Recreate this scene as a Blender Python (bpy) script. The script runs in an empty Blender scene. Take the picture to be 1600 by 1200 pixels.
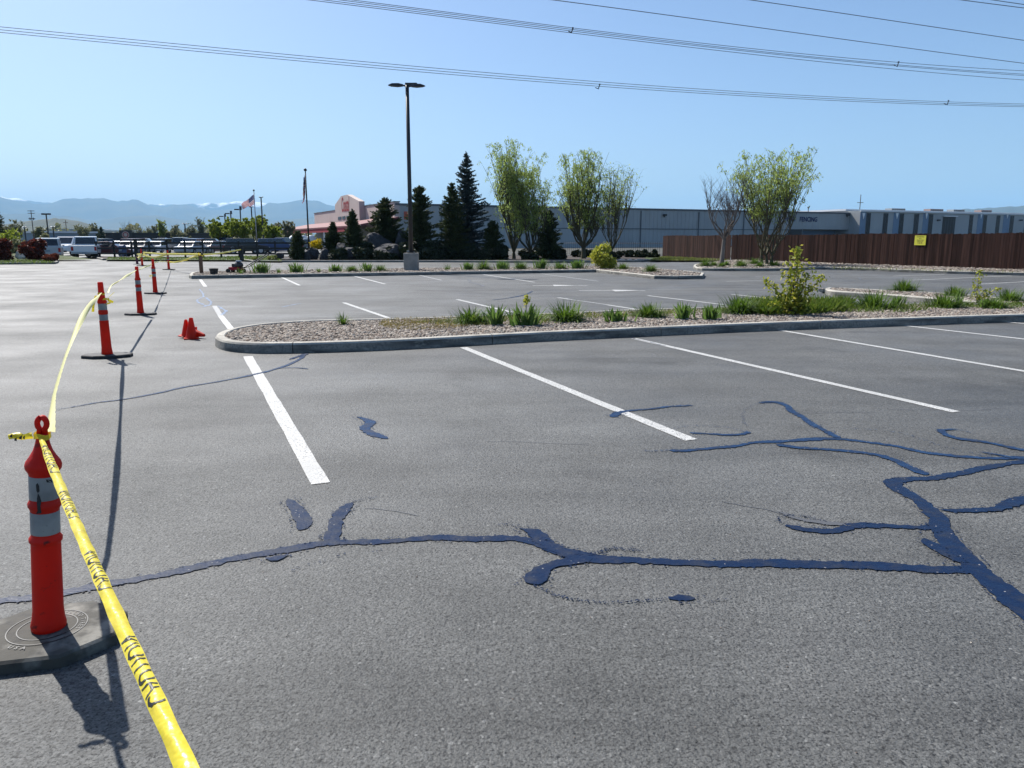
import bpy, bmesh, math, random
import numpy as np
from mathutils import Vector, Matrix, noise

R = math.radians
SC = bpy.context.scene
COL = SC.collection

# ---------------------------------------------------------------- camera
H = 1.62; FPX = 1200.0; TILT = math.atan(226 / 1200.0)
cam = bpy.data.objects.new("camera", bpy.data.cameras.new("camera"))
COL.objects.link(cam)
cam.location = (0, 0, H)
cam.rotation_euler = (math.pi / 2 - TILT, 0, 0)
cam.data.sensor_width = 36; cam.data.lens = 27.0
cam.data.clip_start = 0.05; cam.data.clip_end = 90000
SC.camera = cam

# ---------------------------------------------------------------- sky and sun
SUN_AZ = math.atan2(-0.64, 0.77)      # from +Y towards +X
SUN_EL = R(47)
world = bpy.data.worlds.new("World"); SC.world = world
world.use_nodes = True
nt = world.node_tree
sky = nt.nodes.new("ShaderNodeTexSky"); sky.sky_type = 'NISHITA'; sky.sun_disc = False
sky.sun_elevation = SUN_EL; sky.sun_rotation = SUN_AZ
sky.altitude = 400; sky.air_density = 1.0; sky.dust_density = 1.7; sky.ozone_density = 3.0
bg = nt.nodes["Background"]; bg.inputs["Strength"].default_value = 0.080
tint = nt.nodes.new("ShaderNodeMix"); tint.data_type = 'RGBA'; tint.blend_type = 'MULTIPLY'; tint.inputs[0].default_value = 1.0
tint.inputs[7].default_value = (0.90, 0.955, 1.05, 1)
nt.links.new(sky.outputs[0], tint.inputs[6]); nt.links.new(tint.outputs[2], bg.inputs[0])
sl = bpy.data.lights.new("sun", 'SUN'); sl.energy = 5.0; sl.angle = R(0.53); sl.color = (1.0, 0.96, 0.9)
so = bpy.data.objects.new("sun", sl); COL.objects.link(so)
sd = Vector((math.sin(SUN_AZ) * math.cos(SUN_EL), math.cos(SUN_AZ) * math.cos(SUN_EL), math.sin(SUN_EL)))
so.rotation_euler = sd.to_track_quat('Z', 'Y').to_euler()
so.location = (0, 0, 60)
SC.view_settings.view_transform = 'Standard'; SC.view_settings.look = 'None'
SC.view_settings.gamma = 1; SC.view_settings.exposure = 0.70
SC.cycles.volume_step_rate = 1
SC.cycles.volume_bounces = 1
SC.cycles.transparent_max_bounces = 16
SC.cycles.max_bounces = 6
SC.cycles.sample_clamp_indirect = 6

# ---------------------------------------------------------------- pixel <-> place (photo pixels, 1600 x 1200)
def ray(px, py):
    x = (px - 800) / FPX; y = (py - 600) / FPX
    return Vector((x, math.cos(TILT) - y * math.sin(TILT), -(y * math.cos(TILT) + math.sin(TILT))))
def G(px, py, z=0.0):
    r = ray(px, py); t = (z - H) / r.z
    return Vector((r.x * t, r.y * t, z))
def AT(px, py, Y):
    r = ray(px, py); return Vector((r.x * Y / r.y, Y, H + r.z * Y / r.y))
def ONP(px, py, A, B):
    """where the sight line meets the upright plane through A and B"""
    r = ray(px, py); d = Vector((B[0] - A[0], B[1] - A[1])); n = Vector((-d.y, d.x))
    t = (n.x * A[0] + n.y * A[1]) / (n.x * r.x + n.y * r.y)
    return Vector((r.x * t, r.y * t, H + r.z * t))

# ---------------------------------------------------------------- materials
def mat(name, col, rough=0.8, metal=0.0, var=None, bump=None, spec=0.5, trans=0.0, coat=0.0, emis=None):
    """var: list of (scale, colour, lo, hi, detail, (sx,sy,sz)); bump: list of (scale, strength, dist)"""
    m = bpy.data.materials.new(name); m.use_nodes = True
    n = m.node_tree; L = n.links; b = n.nodes["Principled BSDF"]
    b.inputs["Roughness"].default_value = rough; b.inputs["Metallic"].default_value = metal
    b.inputs["Specular IOR Level"].default_value = spec
    b.inputs["Coat Weight"].default_value = coat
    tc = n.nodes.new("ShaderNodeTexCoord")
    out = None
    cn = n.nodes.new("ShaderNodeRGB"); cn.outputs[0].default_value = (*col, 1); out = cn.outputs[0]
    for v in (var or []):
        sc, c2, lo, hi = v[:4]; det = v[4] if len(v) > 4 else 4; st = v[5] if len(v) > 5 else (1, 1, 1)
        mp = n.nodes.new("ShaderNodeMapping"); mp.inputs["Scale"].default_value = st
        L.new(tc.outputs["Object"], mp.inputs[0])
        nz = n.nodes.new("ShaderNodeTexNoise"); nz.inputs["Scale"].default_value = sc; nz.inputs["Detail"].default_value = det
        L.new(mp.outputs[0], nz.inputs["Vector"])
        mr = n.nodes.new("ShaderNodeMapRange"); mr.inputs[1].default_value = lo; mr.inputs[2].default_value = hi
        L.new(nz.outputs[0], mr.inputs[0])
        mx = n.nodes.new("ShaderNodeMix"); mx.data_type = 'RGBA'
        L.new(mr.outputs[0], mx.inputs[0]); L.new(out, mx.inputs[6]); mx.inputs[7].default_value = (*c2, 1)
        out = mx.outputs[2]
    L.new(out, b.inputs["Base Color"])
    prev = None
    for s, st, ds in (bump or []):
        nz = n.nodes.new("ShaderNodeTexNoise"); nz.inputs["Scale"].default_value = s; nz.inputs["Detail"].default_value = 3
        L.new(tc.outputs["Object"], nz.inputs["Vector"])
        bp = n.nodes.new("ShaderNodeBump"); bp.inputs["Strength"].default_value = st; bp.inputs["Distance"].default_value = ds
        L.new(nz.outputs[0], bp.inputs["Height"])
        if prev: L.new(prev, bp.inputs["Normal"])
        prev = bp.outputs[0]
    if prev: L.new(prev, b.inputs["Normal"])
    if trans > 0:
        tr = n.nodes.new("ShaderNodeBsdfTranslucent"); L.new(out, tr.inputs[0])
        ms = n.nodes.new("ShaderNodeMixShader"); ms.inputs[0].default_value = trans
        L.new(b.outputs[0], ms.inputs[1]); L.new(tr.outputs[0], ms.inputs[2])
        L.new(ms.outputs[0], n.nodes["Material Output"].inputs[0])
    return m

def leafmat(name, c1, c2, c3=None, trans=0.35, rough=0.55):
    """foliage: colour varies leaf by leaf through random-per-island"""
    m = bpy.data.materials.new(name); m.use_nodes = True
    n = m.node_tree; L = n.links; b = n.nodes["Principled BSDF"]
    g = n.nodes.new("ShaderNodeNewGeometry"); cr = n.nodes.new("ShaderNodeValToRGB")
    cr.color_ramp.elements[0].color = (*c1, 1); cr.color_ramp.elements[1].color = (*c2, 1)
    if c3:
        e = cr.color_ramp.elements.new(0.9); e.color = (*c2, 1); cr.color_ramp.elements[-1].color = (*c3, 1)
    L.new(g.outputs["Random Per Island"], cr.inputs[0]); L.new(cr.outputs[0], b.inputs["Base Color"])
    b.inputs["Roughness"].default_value = rough; b.inputs["Specular IOR Level"].default_value = 0.35
    tr = n.nodes.new("ShaderNodeBsdfTranslucent"); L.new(cr.outputs[0], tr.inputs[0])
    ms = n.nodes.new("ShaderNodeMixShader"); ms.inputs[0].default_value = trans
    L.new(b.outputs[0], ms.inputs[1]); L.new(tr.outputs[0], ms.inputs[2])
    L.new(ms.outputs[0], n.nodes["Material Output"].inputs[0])
    return m

def asphalt_mat():
    m = bpy.data.materials.new("asphalt"); m.use_nodes = True
    n = m.node_tree; L = n.links; b = n.nodes["Principled BSDF"]
    tc = n.nodes.new("ShaderNodeTexCoord"); P = tc.outputs["Object"]
    def noi(s, d=4, stretch=None, rough=0.5):
        v = P
        if stretch:
            mp = n.nodes.new("ShaderNodeMapping"); mp.inputs["Scale"].default_value = stretch[:3]
            mp.inputs["Rotation"].default_value = (0, 0, stretch[3]); L.new(P, mp.inputs[0]); v = mp.outputs[0]
        z = n.nodes.new("ShaderNodeTexNoise"); z.inputs["Scale"].default_value = s; z.inputs["Detail"].default_value = d
        z.inputs["Roughness"].default_value = rough
        L.new(v, z.inputs["Vector"]); return z.outputs[0]
    def mr(i, a, b_, c, d):
        z = n.nodes.new("ShaderNodeMapRange"); L.new(i, z.inputs[0])
        for k, v in zip((1, 2, 3, 4), (a, b_, c, d)): z.inputs[k].default_value = v
        return z.outputs[0]
    def ma(op, a, b_):
        z = n.nodes.new("ShaderNodeMath"); z.operation = op
        for k, v in ((0, a), (1, b_)):
            if isinstance(v, (int, float)): z.inputs[k].default_value = v
            else: L.new(v, z.inputs[k])
        return z.outputs[0]
    def vor(s, feat='F1'):
        z = n.nodes.new("ShaderNodeTexVoronoi"); z.inputs["Scale"].default_value = s; z.feature = feat
        L.new(P, z.inputs["Vector"]); return z
    v1 = vor(95)
    cellv = n.nodes.new("ShaderNodeSeparateColor"); L.new(v1.outputs["Color"], cellv.inputs[0])
    stone = mr(cellv.outputs[0], 0, 1, 0.80, 1.20)
    pit = mr(v1.outputs["Distance"], 0.0, 0.75, 1.1, 0.78)
    crev = mr(noi(85, 3, None, .6), 0.37, 0.48, 0.22, 1.08)
    crev2 = mr(noi(34, 4, None, .7), 0.34, 0.46, 0.30, 1.08)
    fleck = mr(cellv.outputs[1], 0.992, 0.995, 0.0, 1.0)
    big = mr(noi(0.22, 5, None, 0.6), 0.3, 0.7, 0.64, 1.22)
    mid = mr(noi(1.3, 5, None, 0.6), 0.3, 0.72, 0.82, 1.14)
    streak = mr(noi(0.9, 4, (0.25, 1.6, 1, R(-22))), 0.42, 0.70, 1.04, 0.70)
    dark = mr(noi(0.55, 6, None, 0.65), 0.56, 0.70, 1.0, 0.58)
    clump = mr(noi(22, 3), 0.35, 0.65, 0.86, 1.12)
    f = ma('MULTIPLY', stone, pit)
    for k in (big, mid, streak, dark, clump, crev, crev2): f = ma('MULTIPLY', f, k)
    val = ma('MULTIPLY', f, 0.113)
    val = ma('ADD', val, ma('MULTIPLY', fleck, 0.09))
    cc = n.nodes.new("ShaderNodeCombineColor")
    L.new(ma('MULTIPLY', val, .995), cc.inputs[0]); L.new(val, cc.inputs[1]); L.new(ma('MULTIPLY', val, .955), cc.inputs[2])
    L.new(cc.outputs[0], b.inputs["Base Color"])
    L.new(mr(noi(0.5, 4), 0.3, 0.7, 0.56, 0.76), b.inputs["Roughness"])
    b.inputs["Specular IOR Level"].default_value = 0.42
    hgt = ma('ADD', ma('MULTIPLY', v1.outputs["Distance"], -0.5), ma('MULTIPLY', noi(58, 5, None, .6), 2.4))
    bp = n.nodes.new("ShaderNodeBump"); bp.inputs["Strength"].default_value = 0.85; bp.inputs["Distance"].default_value = 0.0045
    L.new(hgt, bp.inputs["Height"])
    bp2 = n.nodes.new("ShaderNodeBump"); bp2.inputs["Strength"].default_value = 0.35; bp2.inputs["Distance"].default_value = 0.02
    L.new(noi(3.2, 3), bp2.inputs["Height"]); L.new(bp.outputs[0], bp2.inputs["Normal"])
    L.new(bp2.outputs[0], b.inputs["Normal"])
    return m

def sealant_mat(name, col, rough):
    m = mat(name, col, rough, bump=[(60, 0.45, 0.004), (9, 0.3, 0.01)])
    n = m.node_tree; L = n.links; b = n.nodes["Principled BSDF"]
    tc = n.nodes.new("ShaderNodeTexCoord")
    v = n.nodes.new("ShaderNodeTexVoronoi"); v.inputs["Scale"].default_value = 130; L.new(tc.outputs["Object"], v.inputs[0])
    s = n.nodes.new("ShaderNodeSeparateColor"); L.new(v.outputs["Color"], s.inputs[0])
    mr = n.nodes.new("ShaderNodeMapRange"); mr.inputs[1].default_value = 0.9975; mr.inputs[2].default_value = 0.9985
    L.new(s.outputs[0], mr.inputs[0])
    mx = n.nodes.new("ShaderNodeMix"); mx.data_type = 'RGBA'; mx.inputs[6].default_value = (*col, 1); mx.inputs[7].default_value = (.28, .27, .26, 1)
    L.new(mr.outputs[0], mx.inputs[0])
    nz = n.nodes.new("ShaderNodeTexNoise"); nz.inputs["Scale"].default_value = 9; nz.inputs["Detail"].default_value = 6; nz.inputs["Roughness"].default_value = .7; L.new(tc.outputs["Object"], nz.inputs[0])
    m2 = n.nodes.new("ShaderNodeMapRange"); m2.inputs[1].default_value = .48; m2.inputs[2].default_value = .68; L.new(nz.outputs[0], m2.inputs[0])
    m4 = n.nodes.new("ShaderNodeMapRange"); m4.inputs[3].default_value = rough - .10; m4.inputs[4].default_value = rough + .25; m4.inputs[1].default_value = .35; m4.inputs[2].default_value = .65; L.new(nz.outputs[0], m4.inputs[0]); L.new(m4.outputs[0], b.inputs["Roughness"])
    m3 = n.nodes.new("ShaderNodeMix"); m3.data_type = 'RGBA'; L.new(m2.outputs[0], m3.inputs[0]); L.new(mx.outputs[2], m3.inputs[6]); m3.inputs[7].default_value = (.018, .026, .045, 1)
    L.new(m3.outputs[2], b.inputs["Base Color"])
    b.inputs["Specular IOR Level"].default_value = 0.16
    return m

def paint_mat(name, col, wear):
    """worn road paint: asphalt colour shows through small pits"""
    m = mat(name, col, 0.6, var=[(70, (0.13, 0.13, 0.13), wear, wear + 0.06, 3), (2.5, tuple(c * 0.75 for c in col), 0.4, 0.75)],
            bump=[(80, 0.5, 0.004)])
    return m

MAT = {}
MAT['asphalt'] = asphalt_mat()
MAT['sealant'] = sealant_mat("crack_sealant", (0.003, 0.012, 0.042), 0.40)  # black tar with the blue of reflected sky painted into its base colour
MAT['sealant_far'] = sealant_mat("crack_sealant_far_sky_tint", (0.005, 0.022, 0.070), 0.34)  # same tar farther off, stronger sky reflection painted in as a bluer base
MAT['grey_seal'] = mat("old_sealant", (0.075, 0.076, 0.080), 0.55, bump=[(60, 0.5, 0.003)])
MAT['bluepaint'] = mat("blue_marking", (0.11, 0.20, 0.36), 0.7, var=[(30, (0.13, 0.13, 0.135), 0.5, 0.58)])
MAT['paint'] = paint_mat("road_paint", (0.50, 0.495, 0.47), 0.53)
MAT['paint_old'] = paint_mat("road_paint_faded", (0.36, 0.36, 0.35), 0.51)
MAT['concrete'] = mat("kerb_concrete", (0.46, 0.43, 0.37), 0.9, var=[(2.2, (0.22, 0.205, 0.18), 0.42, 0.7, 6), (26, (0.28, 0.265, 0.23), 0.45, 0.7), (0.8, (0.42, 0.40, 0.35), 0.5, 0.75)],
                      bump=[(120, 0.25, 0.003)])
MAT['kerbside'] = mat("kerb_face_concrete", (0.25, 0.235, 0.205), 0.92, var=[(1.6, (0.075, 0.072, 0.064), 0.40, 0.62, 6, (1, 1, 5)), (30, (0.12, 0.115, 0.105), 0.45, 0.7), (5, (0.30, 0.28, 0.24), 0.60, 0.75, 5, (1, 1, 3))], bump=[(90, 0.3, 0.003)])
MAT['conc_base'] = mat("cast_concrete", (0.30, 0.285, 0.26), 0.9, var=[(3, (0.19, 0.185, 0.17), 0.4, 0.7, 6), (40, (0.24, 0.23, 0.21), 0.45, 0.7)], bump=[(60, 0.3, 0.004)])
MAT['soil'] = mat("bed_soil", (0.16, 0.125, 0.095), 0.95, var=[(6, (0.09, 0.07, 0.05), 0.4, 0.65, 6), (60, (0.24, 0.21, 0.18), 0.5, 0.7)], bump=[(50, 0.6, 0.01)])
MAT['mulch'] = mat("bark_mulch", (0.055, 0.040, 0.030), 0.95, var=[(8, (0.03, 0.022, 0.018), 0.4, 0.65, 6)], bump=[(30, 0.6, 0.02)])
MAT['ground'] = mat("valley_floor", (0.10, 0.11, 0.05), 0.95, var=[(0.004, (0.16, 0.14, 0.08), 0.4, 0.6, 6), (0.05, (0.06, 0.075, 0.03), 0.45, 0.7, 5)])
MAT['grassbase'] = mat("lawn_ground", (0.060, 0.085, 0.020), 0.95, var=[(1.2, (0.10, 0.11, 0.035), 0.45, 0.7, 6), (30, (0.03, 0.05, 0.012), 0.45, 0.7)], bump=[(40, 0.6, 0.03)])
MAT['bark'] = mat("bark", (0.085, 0.070, 0.055), 0.95, var=[(7, (0.045, 0.036, 0.030), 0.4, 0.65, 5, (1, 1, 0.2))], bump=[(20, 0.6, 0.03)])
MAT['twig'] = mat("willow_bark", (0.085, 0.08, 0.04), 0.9, var=[(5, (0.07, 0.055, 0.035), 0.4, 0.65)])
MAT['palebark'] = mat("weathered_bark", (0.20, 0.17, 0.145), 0.9, var=[(6, (0.09, 0.075, 0.065), 0.4, 0.65, 5, (1, 1, .3))])
MAT['willow'] = leafmat("willow_leaf", (0.24, 0.32, 0.07), (0.38, 0.47, 0.12), (0.50, 0.58, 0.22), 0.55)
MAT['willow2'] = leafmat("spring_leaf", (0.13, 0.16, 0.02), (0.22, 0.25, 0.04), None, 0.45)
MAT['brightleaf'] = leafmat("fresh_leaf", (0.17, 0.22, 0.02), (0.27, 0.31, 0.04), None, 0.5)
MAT['dullleaf'] = leafmat("budding_leaf", (0.14, 0.15, 0.07), (0.23, 0.23, 0.12), None, 0.4)
MAT['conifer'] = leafmat("pine_needles", (0.030, 0.048, 0.016), (0.070, 0.090, 0.028), (0.14, 0.13, 0.05), 0.25, 0.6)
MAT['spruce'] = leafmat("spruce_needles", (0.034, 0.055, 0.055), (0.075, 0.105, 0.100), None, 0.25, 0.6)
MAT['yellow'] = leafmat("golden_leaf", (0.20, 0.24, 0.03), (0.50, 0.48, 0.06), (0.65, 0.62, 0.18), 0.45)
MAT['yellowgreen'] = leafmat("lime_leaf", (0.13, 0.19, 0.02), (0.42, 0.40, 0.05), (0.60, 0.52, 0.10), 0.45)
MAT['forsythia'] = leafmat("yellow_blossom", (0.45, 0.33, 0.01), (0.75, 0.58, 0.02), None, 0.4)
MAT['redleaf'] = leafmat("red_shrub_leaf", (0.050, 0.020, 0.012), (0.16, 0.030, 0.018), (0.32, 0.07, 0.03), 0.25)
MAT['rustleaf'] = leafmat("rust_shrub_leaf", (0.13, 0.035, 0.018), (0.25, 0.07, 0.035), None, 0.25)
MAT['darkleaf'] = leafmat("dark_hedge_leaf", (0.012, 0.020, 0.008), (0.035, 0.045, 0.018), None, 0.15)
MAT['blade'] = leafmat("day_lily_blade", (0.035, 0.075, 0.008), (0.11, 0.19, 0.020), (0.20, 0.28, 0.05), 0.45)
MAT['iris'] = leafmat("iris_blade", (0.060, 0.115, 0.020), (0.13, 0.21, 0.045), (0.22, 0.30, 0.09), 0.45)
MAT['grass'] = leafmat("grass_blade", (0.06, 0.11, 0.010), (0.14, 0.20, 0.025), (0.24, 0.24, 0.08), 0.4)
MAT['drygrass'] = leafmat("dry_weed", (0.20, 0.15, 0.05), (0.32, 0.26, 0.10), (0.16, 0.18, 0.04), 0.3)
MAT['weed'] = leafmat("low_weed", (0.12, 0.15, 0.025), (0.22, 0.23, 0.06), None, 0.35)
MAT['orange'] = mat("orange_plastic", (0.72, 0.028, 0.006), 0.5, spec=.3, var=[(5, (0.58, 0.022, 0.006), 0.45, 0.75), (40, (0.40, 0.03, 0.015), 0.66, 0.78)], trans=0.34)
MAT['orange_dirty'] = mat("dirty_orange_plastic", (0.70, 0.020, 0.006), 0.5, spec=.3, var=[(4, (0.50, 0.016, 0.008), 0.4, 0.7, 6), (22, (0.10, 0.02, 0.015), 0.62, 0.72, 5)], bump=[(35, .12, .003)], trans=0.28)
MAT['reflective'] = mat("reflective_sheeting", (0.30, 0.305, 0.29), 0.45, var=[(9, (0.19, 0.195, 0.19), 0.4, 0.7, 5), (60, (0.22, 0.22, 0.22), 0.66, 0.72)], bump=[(300, 0.3, 0.001)])
MAT['rubber'] = mat("black_rubber", (0.018, 0.018, 0.019), 0.75, var=[(12, (0.045, 0.045, 0.045), 0.45, 0.75)], bump=[(60, .3, .003)])
MAT['rubber_grey'] = mat("weathered_rubber", (0.060, 0.056, 0.046), 0.85, var=[(7, (0.20, 0.19, 0.165), 0.52, 0.68, 6), (18, (0.035, 0.033, 0.03), 0.5, 0.72, 5)], bump=[(70, .4, .003)])
MAT['tape'] = mat("yellow_tape", (0.80, 0.66, 0.035), 0.35, var=[(18, (0.66, 0.52, 0.03), 0.45, 0.7)], bump=[(22, 0.5, 0.012), (70, .25, .003)], trans=0.25)
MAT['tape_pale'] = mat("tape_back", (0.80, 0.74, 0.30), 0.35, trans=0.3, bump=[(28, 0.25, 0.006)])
MAT['black'] = mat("black_print", (0.012, 0.012, 0.012), 0.5)
MAT['darkmetal'] = mat("dark_bronze_paint", (0.022, 0.022, 0.024), 0.45)
MAT['steel'] = mat("galvanised_steel", (0.35, 0.36, 0.37), 0.45, 0.7)
MAT['cable'] = mat("aluminium_cable", (0.07, 0.075, 0.08), 0.6)
MAT['blackwood'] = mat("black_painted_wood", (0.018, 0.017, 0.017), 0.7)
MAT['woodpost'] = mat("weathered_wood", (0.17, 0.10, 0.06), 0.85, var=[(6, (0.10, 0.06, 0.04), 0.4, 0.7, 5, (4, 4, .5))])
MAT['polewood'] = mat("utility_pole_wood", (0.10, 0.08, 0.065), 0.9)
MAT['white'] = mat("white_paint", (0.78, 0.78, 0.77), 0.5)
MAT['glass'] = mat("dark_glass", (0.012, 0.015, 0.02), 0.08, spec=0.8)
MAT['tinted'] = mat('tinted_glass', (0.006, 0.008, 0.014), 0.25, spec=0.3)
MAT['tyre'] = mat("tyre_rubber", (0.02, 0.02, 0.02), 0.8)
MAT['rim'] = mat("wheel_alloy", (0.45, 0.45, 0.46), 0.35, 0.8)
MAT['redlight'] = mat("tail_lamp_red", (0.35, 0.01, 0.01), 0.2)
MAT['clearlight'] = mat("head_lamp_clear", (0.7, 0.7, 0.7), 0.15)
MAT['siding'] = mat("grey_metal_siding", (0.37, 0.38, 0.375), 0.6, var=[(0.15, (0.31, 0.32, 0.32), 0.4, 0.65, 5), (3, (0.34, 0.35, 0.345), 0.45, 0.7, 4, (1, 1, .1))])
MAT['siding_blue'] = mat("blue_grey_siding", (0.17, 0.24, 0.33), 0.6, var=[(0.3, (0.145, 0.21, 0.30), 0.4, 0.65)])
MAT['siding_dark'] = mat("roof_trim_dark", (0.10, 0.11, 0.12), 0.6)
MAT['pink'] = mat("pink_stucco", (0.50, 0.415, 0.37), 0.85, var=[(0.3, (0.45, 0.37, 0.33), 0.4, 0.7)])
MAT['redroof'] = mat("red_metal_roof", (0.17, 0.045, 0.045), 0.7)
MAT['sign_red'] = mat("sign_red", (0.28, 0.006, 0.014), 0.8)
MAT['orange_sign'] = mat("orange_banner", (0.55, 0.13, 0.05), 0.6, var=[(0.9, (0.42, 0.05, 0.05), 0.45, 0.6)])
MAT['roofwhite'] = mat("pale_metal_roof", (0.62, 0.63, 0.64), 0.4)
MAT['darkwall'] = mat("dark_brown_wall", (0.045, 0.042, 0.042), 0.8)
MAT['paleblue'] = mat("pale_blue_wall", (0.22, 0.27, 0.31), 0.7)
MAT['hvac'] = mat("roof_unit_metal", (0.30, 0.32, 0.33), 0.6)
MAT['hvac2'] = mat("roof_unit_rust", (0.30, 0.22, 0.20), 0.7)
MAT['flagred'] = mat("flag_red", (0.45, 0.02, 0.03), 0.8, trans=0.35)
MAT['flagwhite'] = mat("flag_white", (0.75, 0.74, 0.72), 0.8, trans=0.35)
MAT['flagblue'] = mat("flag_blue", (0.02, 0.03, 0.13), 0.8, trans=0.35)
MAT['signyellow'] = mat("yellow_sign", (0.68, 0.64, 0.06), 0.5)
MAT['bluebox'] = mat("blue_enamel", (0.035, 0.07, 0.16), 0.5)
MAT['rock'] = mat("basalt_boulder", (0.050, 0.048, 0.050), 0.9, var=[(1.5, (0.16, 0.155, 0.15), 0.58, 0.72, 6), (7, (0.028, 0.027, 0.03), 0.45, 0.7, 6)], bump=[(5, 0.7, 0.12), (22, 0.5, 0.03)])
MAT['palerock'] = mat("pale_stone", (0.45, 0.42, 0.37), 0.9, var=[(4, (0.30, 0.28, 0.25), 0.45, 0.7, 5)], bump=[(8, 0.5, 0.05)])
MAT['mountain'] = mat("mountain_forest", (0.035, 0.050, 0.045), 1.0, var=[(0.0015, (0.07, 0.075, 0.05), 0.42, 0.65, 6)])
MAT['hill'] = mat("oak_hill", (0.028, 0.038, 0.022), 1.0, var=[(0.02, (0.060, 0.062, 0.035), 0.48, 0.62, 6)])

# ---------------------------------------------------------------- mesh helper
class MB:
    def __init__(s): s.v = []; s.f = []; s.m = []
    def add(s, vs, fs, mi=0):
        o = len(s.v); s.v += [tuple(a) for a in vs]; s.f += [tuple(o + i for i in f) for f in fs]; s.m += [mi] * len(fs)
    def box(s, c, size, M=None, mi=0, taper=(1, 1)):
        hx, hy, hz = size[0] / 2, size[1] / 2, size[2] / 2
        vs = []
        for z, t in ((-hz, (1, 1)), (hz, taper)):
            for x, y in ((-hx, -hy), (hx, -hy), (hx, hy), (-hx, hy)):
                vs.append(Vector((x * t[0], y * t[1], z)))
        if M is not None: vs = [M @ v for v in vs]
        c = Vector(c)
        s.add([v + c for v in vs], [(0, 3, 2, 1), (4, 5, 6, 7), (0, 1, 5, 4), (1, 2, 6, 5), (2, 3, 7, 6), (3, 0, 4, 7)], mi)
    def tube(s, pts, rad, n=8, cap=True, mi=0):
        pts = [Vector(p) for p in pts]
        if not hasattr(rad, '__len__'): rad = [rad] * len(pts)
        vs = []; up = None
        for i, p in enumerate(pts):
            d = (pts[min(i + 1, len(pts) - 1)] - pts[max(i - 1, 0)])
            if d.length < 1e-9: d = Vector((0, 0, 1))
            d.normalize()
            if up is None: up = Vector((1, 0, 0)) if abs(d.x) < 0.9 else Vector((0, 1, 0))
            a = d.cross(up)
            if a.length < 1e-6: a = d.cross(Vector((0.3, 0.8, 0.5)))
            a.normalize(); b = d.cross(a); up = -b if False else up
            for k in range(n):
                t = 2 * math.pi * k / n
                vs.append(p + (a * math.cos(t) + b * math.sin(t)) * rad[i])
        fs = []
        for i in range(len(pts) - 1):
            for k in range(n):
                fs.append((i * n + k, i * n + (k + 1) % n, (i + 1) * n + (k + 1) % n, (i + 1) * n + k))
        if cap:
            fs.append(tuple(range(n - 1, -1, -1))); fs.append(tuple((len(pts) - 1) * n + k for k in range(n)))
        s.add(vs, fs, mi)
    def lathe(s, prof, n=24, c=(0, 0, 0), mi=0):
        vs = []; fs = []
        for r, z in prof:
            for k in range(n):
                t = 2 * math.pi * k / n; vs.append((c[0] + r * math.cos(t), c[1] + r * math.sin(t), c[2] + z))
        for i in range(len(prof) - 1):
            for k in range(n):
                fs.append((i * n + k, i * n + (k + 1) % n, (i + 1) * n + (k + 1) % n, (i + 1) * n + k))
        fs.append(tuple(range(n - 1, -1, -1))); fs.append(tuple((len(prof) - 1) * n + k for k in range(n)))
        s.add(vs, fs, mi)
    def prism(s, poly, axis_vec, mi=0):
        """poly: 3-D points in order, extruded along axis_vec"""
        n = len(poly); a = Vector(axis_vec)
        vs = [Vector(p) for p in poly] + [Vector(p) + a for p in poly]
        fs = [tuple(range(n - 1, -1, -1)), tuple(n + k for k in range(n))]
        fs += [(k, (k + 1) % n, n + (k + 1) % n, n + k) for k in range(n)]
        s.add(vs, fs, mi)
    def quad(s, a, b, c, d, mi=0): s.add([a, b, c, d], [(0, 1, 2, 3)], mi)
    def build(s, name, mats, parent=None, smooth=False, fixn=False):
        me = bpy.data.meshes.new(name); me.from_pydata(s.v, [], s.f)
        if not isinstance(mats, (list, tuple)): mats = [mats]
        for m in mats: me.materials.append(m)
        if len(mats) > 1: me.polygons.foreach_set("material_index", s.m)
        if smooth is True: me.polygons.foreach_set("use_smooth", [True] * len(s.f))
        if fixn:
            bm = bmesh.new(); bm.from_mesh(me); bmesh.ops.recalc_face_normals(bm, faces=bm.faces); bm.to_mesh(me); bm.free()
        me.update()
        o = bpy.data.objects.new(name, me); COL.objects.link(o)
        if parent: o.parent = parent
        return o

def bevel(o, w, seg=2, angle=0.5):
    bm = bmesh.new(); bm.from_mesh(o.data)
    bmesh.ops.recalc_face_normals(bm, faces=bm.faces)
    es = [e for e in bm.edges if len(e.link_faces) == 2 and e.calc_face_angle(0) > angle]
    bmesh.ops.bevel(bm, geom=es, offset=w, segments=seg, profile=0.6, affect='EDGES')
    bm.to_mesh(o.data); bm.free(); return o

def tag(o, label, cat, group=None, kind=None):
    if label: o['label'] = label
    if cat: o['category'] = cat
    if group: o['group'] = group
    if kind: o['kind'] = kind
    return o
def thing(name, label, cat, loc=(0, 0, 0), rz=0.0, group=None, sc=1.0):
    o = bpy.data.objects.new(name, None); COL.objects.link(o)
    o.location = loc; o.rotation_euler = (0, 0, rz); o.scale = (sc, sc, sc); o.empty_display_size = 0.1
    return tag(o, label, cat, group)
def dup(root, loc, rz, label, sc=None, group=None):
    r = root.copy(); COL.objects.link(r); r.location = loc; r.rotation_euler = (0, 0, rz)
    if sc is not None: r.scale = (sc, sc, sc) if not hasattr(sc, '__len__') else sc
    r['label'] = label
    if group: r['group'] = group
    for ch in list(root.children):
        c = ch.copy(); COL.objects.link(c); c.parent = r
        for g in ch.children:
            d = g.copy(); COL.objects.link(d); d.parent = c
    return r
def struct(name, mb, m, **k):
    o = mb.build(name, m, **k); o['kind'] = 'structure'; return o

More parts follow.
